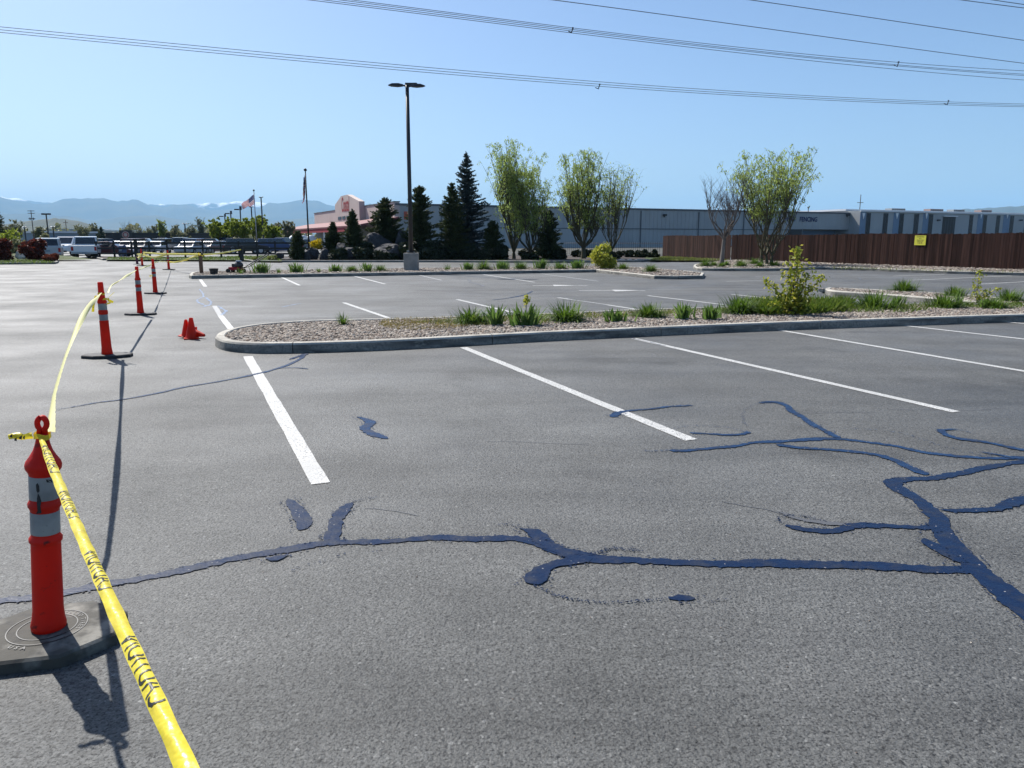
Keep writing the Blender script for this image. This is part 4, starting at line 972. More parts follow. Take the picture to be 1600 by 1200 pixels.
# trees of the distance
dist = [(345, 46, 338, 118, 'brightleaf', "leftmost bright green parking lot tree"), (372, 44, 341, 112, 'brightleaf', "second bright green parking lot tree, left of the flagpole"), (404, 40, 336, 122, 'brightleaf', "bright green tree behind the waving flag's pole"), (427, 34, 350, 110, 'brightleaf', "rightmost bright green parking lot tree"),
        (450, 30, 346, 170, 'dullleaf', "thin grey green tree left of the store canopy"), (438, 24, 350, 190, 'dullleaf', "smaller grey tree left of the store canopy"),
        (28, 34, 345, 190, 'dullleaf', "round yellowish tree below the near hill"), (8, 26, 352, 180, 'dullleaf', "grey green tree at the left edge"), (64, 30, 354, 170, 'dullleaf', "olive tree behind the left lamp"), (130, 30, 352, 210, 'dullleaf', "olive tree over the white roof"), (148, 24, 350, 230, 'dullleaf', "bare brownish tree right of the white roof"),
        (160, 18, 355, 200, 'conifer', "dark tree left of the round sign"), (201, 34, 344, 260, 'bare', "large bare purple-grey tree behind the dark store"), (222, 20, 352, 280, 'bare', "small bare tree behind the dark store"), (254, 18, 345, 240, 'brightleaf', "slim yellow green tree behind the dark store"),
        (240, 22, 353, 300, 'dullleaf', "pale tree behind the dark store"), (275, 24, 352, 240, 'dullleaf', "grey green tree left of the double lamp"), (302, 26, 350, 250, 'dullleaf', "grey green tree right of the double lamp"), (315, 16, 337, 260, 'dullleaf', "tall thin tree beside the bright green row"), (285, 30, 362, 170, 'dullleaf', "low brushy tree above the parked cars")]
for i, (px, w, yt, Y, m, lb) in enumerate(dist):
    g, h = tall(px, yt, Y, 0)
    if m == 'conifer': conifer("distant_tree", lb, g, w * Y / 1190, h, 300 + i, m, dens=.8, tuft=.5, group='trees beyond the parked cars'); continue
    W = w * Y / 1190
    if m == 'brightleaf' and w > 30:
        o = deciduous("distant_tree", lb, g, W * 1.15, h, 300 + i, limbs=12, sub=7, twigs=6, leaves=16, leaf=.30, m=m, bark='bark', droop=.5, group='trees beyond the parked cars', low=.35, envelope=lambda z: .95)
    else:
        o = deciduous("distant_tree", lb, g, W, h, 300 + i, limbs=10, sub=6, twigs=5, leaves=0 if m == 'bare' else 9, leaf=.38, m='dullleaf' if m == 'bare' else m, bark='bark', droop=.1, group='trees beyond the parked cars', low=.35, thick=1.2)
# far wood that reads as one mass
rng = np.random.default_rng(77); n = 16000; pxs = rng.uniform(-700, 560, n); Yd = rng.uniform(300, 460, n)
hh = 5.5 + 4.5 * np.array([noise.noise(Vector((a * .025, 3, 1))) + .5 * noise.noise(Vector((a * .1, 3, 4))) for a in pxs])
zz = hh * rng.uniform(0, 1, n) ** .7; C = np.stack([(pxs - 800) / FPX * Yd / .983 * .983, Yd, zz], -1); A = rdir(rng, n) * rng.uniform(.5, 1.2, (n, 1)); B = unit(np.cross(A, rdir(rng, n))) * .7
o = quads_mesh("far_wood", C, A, B, MAT['dullleaf']); o['kind'] = 'stuff'

# ---- boulders
def boulder(label, p, size, seed, m='rock', name="boulder"):
    bm = bmesh.new(); bmesh.ops.create_icosphere(bm, subdivisions=4, radius=1.0); o_ = Vector((seed * 3.3, seed * 1.7, 0))
    planes = []; r = random.Random(seed)
    for k in range(16): planes.append((Vector((r.gauss(0, 1), r.gauss(0, 1), r.gauss(0, .8))).normalized(), r.uniform(.62, .9)))
    for v in bm.verts:
        d = v.co.normalized(); q = 1.0
        for n_, dd in planes:
            c = d.dot(n_)
            if c > 0.01: q = min(q, dd / c)
        q *= 1 + .08 * noise.fractal(d * 2.5 + o_, 1, 2, 3)
        v.co = Vector((d.x * q * size[0] / 2 * 1.15, d.y * q * size[1] / 2 * 1.15, d.z * q * size[2] * .62 + size[2] * .38))
    me = bpy.data.meshes.new(name); bm.to_mesh(me); bm.free(); me.materials.append(MAT[m])
    o = bpy.data.objects.new(name, me); COL.objects.link(o); o.location = p; o.rotation_euler = (0, 0, seed)
    return tag(o, label, "boulder", "boulders of the far bed" if m == 'rock' else None)
bl = [(487, 386, 26, 59, "rough grey boulder right of the lone cypress"), (478, 391, 14, 57.5, "small boulder in front of the flagpole foot"), (506, 388, 16, 58, "upright jagged boulder beside the yellow blossom"), (537, 376, 40, 59, "flat topped boulder under the slim evergreen"), (567, 366, 26, 60, "pale topped boulder peak left of the bushy evergreen"), (590, 362, 42, 59.5, "largest dark boulder below the bushy evergreen"), (628, 360, 34, 60, "dark boulder immediately left of the lamp post"), (655, 371, 34, 60.5, "dark boulder behind the lamp base"), (548, 386, 40, 58, "low dark boulder below the flat topped one"), (610, 380, 60, 58, "long dark boulder at the foot of the largest one"), (448, 403, 24, 57, "low pale boulder lying left of the lone cypress"), (436, 394, 14, 60, "small boulder among the low shrubs")]
for i, (px, yt, w, Y, lb) in enumerate(bl):
    g, h = tall(px, yt, Y); boulder(lb, g, (w * Y / 1190, w * Y / 1190 * .8, h), 5 + i)
for i, (px, yt, w, Y, lb) in enumerate([(25, 392, 9, 55, "pale stone between the two red shrubs"), (30, 398, 8, 54.4, "small pale stone at the foot of the others on the left lawn"), (33, 396, 7, 55, "pale stone nearest the rounded red shrub")]):
    g, h = tall(px, yt, Y, .3); boulder(lb, g, (w * Y / 1190, .3, h), 25 + i, 'palerock', "pale_stone")
# kerb stones at the right end of the far bed
for i, px in enumerate((972, 985, 998)):
    g, h = tall(px, 404.5, 57.2, .1); boulder(["left of three low kerb stones behind the golden shrub", "middle of three low kerb stones behind the golden shrub", "right of three low kerb stones behind the golden shrub"][i], g, (.6, .4, h), 35 + i, 'palerock', "edge_stone")

# ================================================================ BUILDINGS
U = Vector((.903, .430, 0)); V_ = Vector((-.430, .903, 0))
def text_mesh(s, size, shear=0.0, bold=0.0):
    cu = bpy.data.curves.new("txt", 'FONT'); cu.body = s; cu.size = size; cu.shear = shear; cu.offset = bold; cu.extrude = 0; cu.align_x = 'CENTER'; cu.align_y = 'CENTER'; cu.resolution_u = 3
    o = bpy.data.objects.new("txt", cu); me = bpy.data.meshes.new_from_object(o); bpy.data.objects.remove(o); bpy.data.curves.remove(cu); return me
def lettering(name, s, size, origin, ex, ey, m, parent=None, off=None, sy=1.0, sx=1.0, shear=0, bold=0):
    me = text_mesh(s, size, shear, bold); ex = Vector(ex).normalized(); ey = Vector(ey).normalized(); nn = ex.cross(ey); O = Vector(origin)
    for v in me.vertices: v.co = O + ex * v.co.x * sx + ey * v.co.y * sy + nn * (off or 0.0)
    me.materials.clear(); me.materials.append(MAT[m]); me.name = name
    o = bpy.data.objects.new(name, me); COL.objects.link(o)
    if parent: o.parent = parent
    return o
def wall_box(mb, a, b, z0, z1, thick, mi=0, out=0.0):
    """upright slab from a to b (xy); its seen face lies on the line, thickness goes away from the camera"""
    a = Vector((a[0], a[1], 0)); b = Vector((b[0], b[1], 0)); d = (b - a).normalized(); n = Vector((-d.y, d.x, 0))
    mid = (a + b) / 2
    if n.dot(mid) < 0: n = -n
    a = a - n * out; b = b - n * out
    mb.add([a + Vector((0, 0, z0)), b + Vector((0, 0, z0)), b + Vector((0, 0, z1)), a + Vector((0, 0, z1)), a + n * thick + Vector((0, 0, z0)), b + n * thick + Vector((0, 0, z0)), b + n * thick + Vector((0, 0, z1)), a + n * thick + Vector((0, 0, z1))],
           [(0, 1, 2, 3), (5, 4, 7, 6), (4, 0, 3, 7), (1, 5, 6, 2), (3, 2, 6, 7), (4, 5, 1, 0)], mi)

# warehouse: wall line A -> B
WA = Vector((AT(620, 374, 137).x, 137, 0)); WB = WA + U * 135
wz = AT(622, 318, 137).z
wh = thing("warehouse", "long low grey metal warehouse behind the willows and the wooden fence", "warehouse", WA)
def loc(p): return Vector(p) - WA
mb = MB(); a = Vector((0, 0, 0)); b = U * 135
def lw(mb, x0, x1, z0, z1, out, th, mi=0):
    """slab in the warehouse's own frame: x along wall, out towards the car park"""
    p0 = U * x0 - V_ * out; p1 = U * x1 - V_ * out
    mb.add([p0 + Vector((0, 0, z0)), p1 + Vector((0, 0, z0)), p1 + Vector((0, 0, z1)), p0 + Vector((0, 0, z1)), p0 + V_ * th + Vector((0, 0, z0)), p1 + V_ * th + Vector((0, 0, z0)), p1 + V_ * th + Vector((0, 0, z1)), p0 + V_ * th + Vector((0, 0, z1))],
           [(0, 1, 2, 3), (5, 4, 7, 6), (4, 0, 3, 7), (1, 5, 6, 2), (3, 2, 6, 7), (4, 5, 1, 0)], mi)
def sx(px, A=WA):
    q = ONP(px, 374, A, A + U); return (q - A).to_2d().dot(U.to_2d())
def sz(px, py, A=WA): return ONP(px, py, A, A + U).z
X0 = sx(1252); X1 = sx(1342)
lw(mb, 0, X0 - .2, 0, wz, 0, 45); lw(mb, X0 - .2, 135, wz * .5, wz, 0, 45); lw(mb, X0, 135, 0, wz * .5 - .02, -4, 40)
mb.build("wall", MAT['siding'], wh)
mb = MB()
for k in range(int(134 / 1.0)):
    if k < X0: lw(mb, k + .4, k + .46, .2, wz - .3, .035, .03)
    else: lw(mb, k + .4, k + .46, wz * .5 + .1, wz - .3, .035, .03)
mb.build("siding_rib", MAT['siding'], wh)
mb = MB(); lw(mb, -.15, 135, wz - .28, wz + .06, .16, .15); mb.build("roof_trim", MAT['siding_dark'], wh)
mb = MB(); lw(mb, 18, X0 - 4, wz * .47, wz * .47 + .16, .14, .13); mb.build("ledge", MAT['siding_dark'], wh)
mb = MB(); lw(mb, X0 + .2, 134, .1, wz * .5 - .3, -3.7, .25); mb.build("recessed_wall", MAT['siding_blue'], wh)
x0, x1 = sx(1230), sx(1252); mb = MB(); lw(mb, x0, x1, 0.1, wz * .5, .05, .04); mb.build("dark_opening", MAT['black'], wh)
x0, x1 = sx(632), sx(652); z0, z1 = sz(640, 343), sz(640, 330.5); mb = MB(); lw(mb, x0, x1, z0, z1, .12, .08); mb.build("banner", MAT['orange_sign'], wh)
for px in (1036, 1320):
    xx = sx(px); zz = sz(px, 336); mb = MB(); mb.box(U * xx - V_ * .35 + Vector((0, 0, zz)), (.7, .7, .35)); mb.box(U * xx - V_ * .1 + Vector((0, 0, zz - .2)), (.2, .2, .5)); mb.build("wall_light", MAT['black'], wh)
xx = (sx(1246) + sx(1275)) / 2; zz = sz(1260, 343)
wf = sx(1275) - sx(1246)
lettering("wall_lettering", "FENCING", 1.0, U * xx - V_ * .1 + Vector((0, 0, zz)), U, (0, 0, 1), 'flagblue', wh, sx=wf / 4.4, sy=1.45, bold=.02)
xx = (sx(1222) + sx(1242)) / 2
lettering("wall_lettering", "FEED/", 1.0, U * xx - V_ * .1 + Vector((0, 0, zz)), U, (0, 0, 1), 'flagblue', wh, sx=wf / 4.4, sy=1.45, bold=.02)

for px in (690, 850, 1000, 1090, 1160):
    xx = sx(px); mb = MB(); mb.box(U * xx - V_ * .12 + Vector((0, 0, wz / 2 - .2)), (.16, .16, wz - .5)); mb.build("downpipe", MAT['siding_dark'], wh)
# second building with tall windows
SA = ONP(1341, 374, WA - V_ * 3, WA - V_ * 3 + U); SA.z = 0; SB = SA + U * 90
bz = ONP(1341, 329, SA, SA + U).z
ob = thing("office_block", "blue-grey building with tall dark window strips above the wooden fence", "building", SA)
def sx2(px): return sx(px, SA)
mb = MB(); lw(mb, 0, 90, 0, bz, 0, 30); mb.build("wall", MAT['siding'], ob)
mb = MB(); lw(mb, -.2, 90, bz - .22, bz + .1, .35, .34); mb.build("roof_edge", MAT['roofwhite'], ob)
mb = MB(); lw(mb, -.2, 90, bz + .1, bz + .5, -4, 20); mb.build("roof", MAT['roofwhite'], ob)
for (c, d) in ((1341, 1350), (1393, 1402), (1439, 1447.5), (1524, 1532.5), (1564, 1574)):
    mb = MB(); lw(mb, sx2(c), sx2(d), 0, bz - .25, .04, .03); mb.build("recessed_panel", MAT['siding_blue'], ob)
    xx = (sx2(c) + sx2(d)) / 2; zz = sz(c, 336, SA); mb = MB()
    mb.add([U * (xx - .45) - V_ * .2 + Vector((0, 0, zz + .5)), U * (xx + .45) - V_ * .2 + Vector((0, 0, zz + .5)), U * xx - V_ * .2 + Vector((0, 0, zz - .9)), U * (xx - .45) - V_ * .06 + Vector((0, 0, zz + .5)), U * (xx + .45) - V_ * .06 + Vector((0, 0, zz + .5)), U * xx - V_ * .06 + Vector((0, 0, zz - .9))], [(0, 2, 1), (0, 1, 4, 3), (1, 2, 5, 4), (2, 0, 3, 5)])
    mb.build("wall_lamp", MAT['white'], ob)
for (c, d) in ((1351, 1357), (1377.5, 1384), (1402.5, 1408.5), (1425.5, 1432), (1448, 1454), (1511.5, 1516.5), (1533, 1538), (1553.5, 1558.5), (1575, 1580), (1598, 1603)):
    f = MB(); lw(f, sx2(c) - .1, sx2(d) + .1, .8, bz - .45, .07, .06); fo = f.build("window", MAT['siding_dark'], ob)
    f = MB(); lw(f, sx2(c), sx2(d), .9, bz - .55, .085, .01); f.build("pane", MAT['tinted'], fo)
f = MB(); lw(f, sx2(1470), sx2(1489.5), .1, bz - .9, .07, .06); f.build("dark_opening", MAT['black'], ob)
f = MB(); lw(f, sx2(1469), sx2(1490.5), bz - 1.0, bz - .8, .5, .4); f.build("awning", MAT['white'], ob)
for k in range(4):
    q = sx2(1474 + k * 4.2); f = MB(); lw(f, q, q + .07, .1, bz - .9, .10, .03); f.build("door_bar", MAT['siding_dark'], ob)
for px in (1462, 1590):
    xx = sx2(px); mb = MB(); mb.box(U * xx - V_ * .35 + Vector((0, 0, sz(px, 344, SA))), (.6, .6, .3)); mb.build("wall_light", MAT['black'], ob)
for i, (c, d, m, lb) in enumerate(((1384, 1405, 'hvac', "wide grey rooftop unit, leftmost on the blue-grey building"), (1444, 1464, 'hvac2', "brownish rooftop unit left of the mountain's foot"), (1480, 1497, 'hvac', "grey rooftop unit third from the left"), (1523, 1539, 'hvac2', "small brown rooftop unit, rightmost"))):
    A2 = SA + V_ * 9; x0, x1 = sx(c, A2), sx(d, A2); zt = sz(c, 325.5 + i * .9, A2); t = thing("rooftop_unit", lb, "air conditioner", A2 + U * (x0 + x1) / 2 + Vector((0, 0, bz + .5)), math.atan2(U.y, U.x), 'rooftop units')
    hh_ = max(.5, zt - bz - .5); mb = MB(); mb.box((0, 0, hh_ / 2), (x1 - x0, 2, hh_)); mb.build("casing", MAT[m], t); mb = MB()
    for k in range(6): mb.box((-(x1 - x0) * .42 + k * (x1 - x0) * .165, -1.03, hh_ * .5), ((x1 - x0) * .1, .05, hh_ * .7))
    mb.build("grille", MAT['siding_dark'], t)

# store with pink front: runs along V_ from the warehouse corner
ST = WA - U * 0.0
st = thing("farm_store", "pink fronted farm store with red canopy and arched gable behind the evergreens", "store", WA)
def vx(px, out=0):
    A = WA - U * out; q = ONP(px, 374, A, A + V_); return (q - A).to_2d().dot(V_.to_2d())
def vz(px, py, out=0):
    A = WA - U * out; return ONP(px, py, A, A + V_).z
def sw(mb, y0, y1, z0, z1, out, th, mi=0):
    p0 = V_ * y0 - U * out; p1 = V_ * y1 - U * out
    mb.add([p0 + Vector((0, 0, z0)), p1 + Vector((0, 0, z0)), p1 + Vector((0, 0, z1)), p0 + Vector((0, 0, z1)), p0 + U * th + Vector((0, 0, z0)), p1 + U * th + Vector((0, 0, z0)), p1 + U * th + Vector((0, 0, z1)), p0 + U * th + Vector((0, 0, z1))],
           [(0, 3, 2, 1), (5, 6, 7, 4), (4, 7, 3, 0), (1, 2, 6, 5), (3, 7, 6, 2), (4, 0, 1, 5)], mi)
yA, yB = -.1, vx(495); pz = vz(600, 318.5, 0); gz = vz(562, 346)
mb = MB(); sw(mb, yA, yB, 0, pz * .45, .05, 40); mb.build("wall", MAT['siding'], st)
mb = MB(); sw(mb, yA, yB, pz * .45 + .01, pz, .35, 1.0); mb.build("parapet", MAT['pink'], st)
mb = MB(); sw(mb, yA, yB, pz + .005, pz + .18, .45, 1.2); mb.build("parapet_cap", MAT['siding_dark'], st)
# gable
g0, g1 = vx(563, 1.5), vx(525.5, 1.5); gs = vz(563, 314, 1.5); gs2 = vz(525.5, 320, 1.5); gp_ = vz(545, 303.5, 1.5); sh = (gs + gs2) / 2
def P3(y, z, out): return V_ * y - U * out + Vector((0, 0, z))
gm = g0 * .48 + g1 * .52
gl = vx(535.5, 1.5); gr_ = vx(545, 1.5)
poly = [P3(g0, pz * .45, 1.5), P3(g0, gs, 1.5), P3(gr_, gp_, 1.5), P3(gl, vz(535.5, 305.8, 1.5), 1.5), P3(g1, gs2, 1.5), P3(g1, pz * .45, 1.5)]
mb = MB(); mb.prism(poly, U * 1.1); mb.build("gable", MAT['pink'], st, fixn=True)
lettering("store_lettering", "Coastal", 1.0, P3(vx(541.5, 1.5), vz(541.5, 320, 1.5), 1.55), -V_, (0, 0, 1), 'sign_red', st, sx=(vx(535, 1.5) - vx(548, 1.5)) / 3.3, sy=4.2, shear=.25, bold=.015)
zw0, zw1 = vz(535, 343.2, 1.5), vz(535, 338, 1.5)
for (wa, wb_) in ((535, 529.8), (541.2, 536.4), (547.6, 542.8), (554, 549.2)):
    y_a, y_b = vx(wa, 1.5), vx(wb_, 1.5); mb = MB(); sw(mb, y_a, y_b, zw0, zw1, 1.56, .05); wo = mb.build("window", MAT['siding_dark'], st)
    mb = MB(); sw(mb, y_a + .12, y_b - .12, zw0 + .1, zw1 - .1, 1.575, .01); mb.build("pane", MAT['tinted'], wo)
# canopy: sloped red roof reaching out to the left
y2, y3 = vx(556, 7), vx(453, 7)
ez = vz(453, 358.5, 7.9); cz = ez + 1.5
mb = MB(); mb.prism([P3(y2 - 4, cz, .4), P3(y2 - 4, ez, 8), P3(y2 - 4, ez - .25, 8), P3(y2 - 4, cz - .6, .4)], V_ * (y3 - y2 + 14)); mb.build("canopy_roof", MAT['redroof'], st, fixn=True)
mb = MB(); sw(mb, y2 - 4, y3 + 10, ez - 1.0, ez - .26, 7.9, .25); mb.build("canopy_fascia", MAT['sign_red'], st)
for px in (478, 507, 470, 540):
    yy = vx(px, 7.7); mb = MB(); mb.box(P3(yy, (ez - .9) / 2, 7.7), (.3, .3, ez - .9)); mb.build("canopy_post", MAT['white'], st)
for i, (px, lb) in enumerate(((459, "leftmost white tank under the canopy edge"), (474, "middle white tank under the canopy edge"), (486, "rightmost white tank under the canopy edge"))):
    q = AT(px, 372, 150); q.z = 0; t = thing("white_tank", lb, "tank", q, R(115), 'white tanks'); mb = MB()
    mb.tube([(-.9, 0, 1.6), (-.8, 0, 1.6), (.8, 0, 1.6), (.9, 0, 1.6)], [.5, .8, .8, .5], 16); mb.build("shell", MAT['white'], t, smooth=True)
    mb = MB(); mb.box((-.6, 0, .45), (.15, 1.1, .9)); mb.box((.6, 0, .45), (.15, 1.1, .9)); mb.build("cradle", MAT['siding_dark'], t)

# distant buildings on the left
def lowbuilding(label, px0, px1, ytop, Y, m, roofm, name="commercial_building", roofh=.5, cat="building"):
    a = AT(px0, 374, Y); b = AT(px1, 374, Y + 12); z = AT(px0, ytop, Y).z; t = thing(name, label, cat, (a.x, a.y, 0)); d = Vector((b.x - a.x, b.y - a.y, 0)); n = Vector((-d.y, d.x, 0)).normalized() * 25
    mb = MB(); mb.prism([(0, 0, 0), tuple(d), tuple(d + n), tuple(n)], (0, 0, z)); mb.build("wall", MAT[m], t, fixn=True)
    e = d.normalized() * .4; f = n.normalized() * .5; mb = MB(); mb.prism([tuple(-e - f + Vector((0, 0, z + .01))), tuple(d + e - f + Vector((0, 0, z + .01))), tuple(d + e + n + Vector((0, 0, z + .01))), tuple(-e + n + Vector((0, 0, z + .01)))], (0, 0, roofh)); mb.build("roof", MAT[roofm], t, fixn=True)
    return t, d, z
t, d, z = lowbuilding("long pale blue building with white roof behind the white pickup", 74, 150, 364, 215, 'paleblue', 'roofwhite', roofh=.5)
dn = Vector((d.y, -d.x, 0)).normalized()
mb = MB(); mb.prism([tuple(d * .02 + dn * .06 + Vector((0, 0, 1.6))), tuple(d * .98 + dn * .06 + Vector((0, 0, 1.6))), tuple(d * .98 + dn * .06 + Vector((0, 0, 2.5))), tuple(d * .02 + dn * .06 + Vector((0, 0, 2.5)))], tuple(-dn * .04)); mb.build("window_band", MAT['siding_blue'], t, fixn=True)
t, d, z = lowbuilding("long dark brown store with a round emblem on its sign block", 150, 330, 365, 235, 'darkwall', 'darkwall', roofh=.3)
dd = d.normalized(); dn = Vector((d.y, -d.x, 0)).normalized()
a = AT(185, 374, 232); a2 = AT(202.5, 374, 232); L0 = (Vector((a.x, a.y)) - Vector(t.location[:2])).dot(dd.to_2d()); L1 = L0 + (a2.x - a.x)
zt = AT(190, 359.5, 232).z
mb = MB(); mb.prism([tuple(dd * L0 + dn * 1.2), tuple(dd * L1 + dn * 1.2), tuple(dd * L1 - dn * 1), tuple(dd * L0 - dn * 1)], (0, 0, zt)); mb.build("sign_block", MAT['darkwall'], t, fixn=True)
cc_ = dd * (L0 + L1) / 2 + dn * 1.28 + Vector((0, 0, zt - 1.35)); mb = MB()
for rr_, oo, mi in ((1.0, 0, 0), (.8, .03, 1), (.55, .06, 0)):
    mb.add([cc_ + dn * oo + dd * rr_ * math.cos(k * math.pi / 12) + Vector((0, 0, rr_ * math.sin(k * math.pi / 12))) for k in range(24)], [tuple(range(24))], mi)
mb.build("round_emblem", [MAT['pink'], MAT['sign_red']], t)
mb = MB(); mb.prism([tuple(dd * (L0 - .2) + dn * 1.5 + Vector((0, 0, 1.0))), tuple(dd * (L1 + 1.5) + dn * 1.5 + Vector((0, 0, 1.0))), tuple(dd * (L1 + 1.5) + dn * 1.5 + Vector((0, 0, 1.35))), tuple(dd * (L0 - .2) + dn * 1.5 + Vector((0, 0, 1.35)))], tuple(-dn * .3)); mb.build("sign_band", MAT['pink'], t, fixn=True)
lowbuilding("white roofed shed far behind the dark brown store", 208, 228, 361.5, 330, 'white', 'white', "shed")
lowbuilding("pale shed peeking over the pale blue building's right end", 163, 172, 360, 330, 'white', 'siding', "shed")

# ================================================================ FENCES
def plank_mat():
    m = bpy.data.materials.new("stained_fence_board"); m.use_nodes = True; n = m.node_tree; L = n.links; b = n.nodes["Principled BSDF"]
    g = n.nodes.new("ShaderNodeNewGeometry"); cr = n.nodes.new("ShaderNodeValToRGB"); e = cr.color_ramp.elements
    e[0].color = (.022, .011, .009, 1); e[1].color = (.062, .032, .025, 1); k = e.new(.5); k.color = (.040, .020, .016, 1)
    L.new(g.outputs["Random Per Island"], cr.inputs[0])
    tc = n.nodes.new("ShaderNodeTexCoord"); mp = n.nodes.new("ShaderNodeMapping"); mp.inputs["Scale"].default_value = (6, 6, .5); L.new(tc.outputs["Object"], mp.inputs[0])
    nz = n.nodes.new("ShaderNodeTexNoise"); nz.inputs["Scale"].default_value = 2.0; nz.inputs["Detail"].default_value = 5; L.new(mp.outputs[0], nz.inputs[0])
    mx = n.nodes.new("ShaderNodeMix"); mx.data_type = 'RGBA'; mx.blend_type = 'MULTIPLY'; mx.inputs[0].default_value = .7; L.new(cr.outputs[0], mx.inputs[6])
    r2 = n.nodes.new("ShaderNodeMapRange"); r2.inputs[1].default_value = .3; r2.inputs[2].default_value = .7; r2.inputs[3].default_value = .5; r2.inputs[4].default_value = 1.3; L.new(nz.outputs[0], r2.inputs[0])
    cc = n.nodes.new("ShaderNodeCombineColor"); [L.new(r2.outputs[0], cc.inputs[i]) for i in range(3)]; L.new(cc.outputs[0], mx.inputs[7]); L.new(mx.outputs[2], b.inputs["Base Color"]); b.inputs["Roughness"].default_value = .9; b.inputs["Specular IOR Level"].default_value = .12
    return m
MAT['plank'] = plank_mat()
fe = thing("wooden_fence", "tall brown stained board fence closing the car park on the right", "fence", FB)
mb = MB(); pm = MB(); r = random.Random(3)
def fence_run(A, B):
    d = (B - A); L = d.length; d.normalize(); n = Vector((-d.y, d.x, 0)); N = int(L / .145); M = Matrix.Rotation(math.atan2(d.y, d.x), 3, 'Z')
    for k in range(N):
        c = A + d * (k + .5) * .145 - FB; h = 1.86 + r.uniform(-.022, .022) + .02 * math.sin(k * .09)
        mb.box(c + n * r.uniform(-.006, .006) + Vector((0, 0, .1 + h / 2)), (.138, .02, h - .05), M)
    for k in range(int(L / 2.4) + 1): pm.box(A + d * k * 2.4 - FB + n * .07 + Vector((0, 0, .95)), (.09, .09, 1.9), M)
    for zz in (.4, 1.1, 1.7): pm.box((A + B) / 2 - FB + n * .035 + Vector((0, 0, zz)), (L, .04, .09), M)
fence_run(FA, FB); fence_run(FB, FD)
mb.build("board_panel", MAT['plank'], fe); pm.build("post_and_rail", MAT['woodpost'], fe)
# yellow sign on the fence
q = ONP(1438.5, 375.5, FB, FC); d = (FC - FB).normalized(); n = Vector((d.y, -d.x, 0)); n = n if n.dot(q) < 0 else -n
ys = thing("fence_sign", "small square yellow notice with black lines of text on the wooden fence", "sign", q + n * .035)
M = Matrix.Rotation(math.atan2(d.y, d.x), 3, 'Z'); s = q.y / 1190
mb = MB(); mb.box((0, 0, 0), (17 * s * 1.12, .012, 14.5 * s), M); mb.build("sign_plate", MAT['signyellow'], ys)
ex = d if d.x > 0 else -d
for (tx, zz, sz_, sx_) in (("UNAUTHORIZED VEHICLES", 5.2, .9, .72), ("WILL BE", 2.6, .8, .8), ("TOWED AWAY AT OWNERS", .2, .7, .8), ("EXPENSE CALL ANY TIME", -1.5, .6, .9), ("541 858 1898", -4.0, 1.1, .85)):
    lettering("sign_text", tx, sz_ * s * 1.9, n * .009 + Vector((0, 0, zz * s)), ex, (0, 0, 1), 'black', ys, sx=sx_ * .85, sy=1.0, bold=.002)
# black iron rail fence left of the boards
fi = thing("iron_fence", "low black iron fence between the willows and the wooden fence", "fence", AT(940, 400, 76)); fo_ = Vector(fi.location); fi.location.z = 0
mb = MB(); A = AT(860, 380, 80); B = AT(1036, 380, 74); A.z = B.z = 0; o0 = Vector((fo_.x, fo_.y, 0)); L = (B - A).length
for k in range(int(L / .22)):
    c = A.lerp(B, k * .22 / L) - o0; mb.box(c + Vector((0, 0, .75)), (.025, .025, 1.3))
for zz in (.25, 1.25): mb.tube([A - o0 + Vector((0, 0, zz)), B - o0 + Vector((0, 0, zz))], .02, 4)
mb.build("pickets", MAT['darkmetal'], fi)

# black rail fence with posts
rf = thing("rail_fence", "black three-rail wooden fence in front of the parked cars", "fence", (-30, 63, 0)); o0 = Vector((-30, 63, 0))
P0 = AT(150, 380, 66); P1 = AT(545, 380, 64); P0.z = P1.z = 0; L = (P1 - P0).length; nP = 14
for k in range(nP + 1):
    c = P0.lerp(P1, k / nP) - o0; m = MB(); m.box(c + Vector((0, 0, .76)), (.12, .12, 1.42)); m.build("post", MAT['blackwood'], rf)
dR = (P1 - P0).normalized(); M = Matrix.Rotation(math.atan2(dR.y, dR.x), 3, 'Z')
for zz in (.45, .88, 1.32):
    m = MB(); m.box((P0 + P1) / 2 - o0 - Vector((0, .08, 0)) + Vector((0, 0, zz)), (L + .2, .04, .14), M); m.build("rail", MAT['blackwood'], rf)
for (px, yt, yb, lb) in ((213.5, 374, 402.5, "black square post beside the distant orange delineator"), (378, 385, 407.6, "thick black post at the corner where the tape ends")):
    g, h = hpx(px, yt, yb); o = MB(); o.box((0, 0, h / 2), (.22, .22, h)); o.box((0, 0, h + .02), (.26, .26, .05)); o = o.build("black_post", MAT['blackwood']); o.location = g; tag(o, lb, "post")

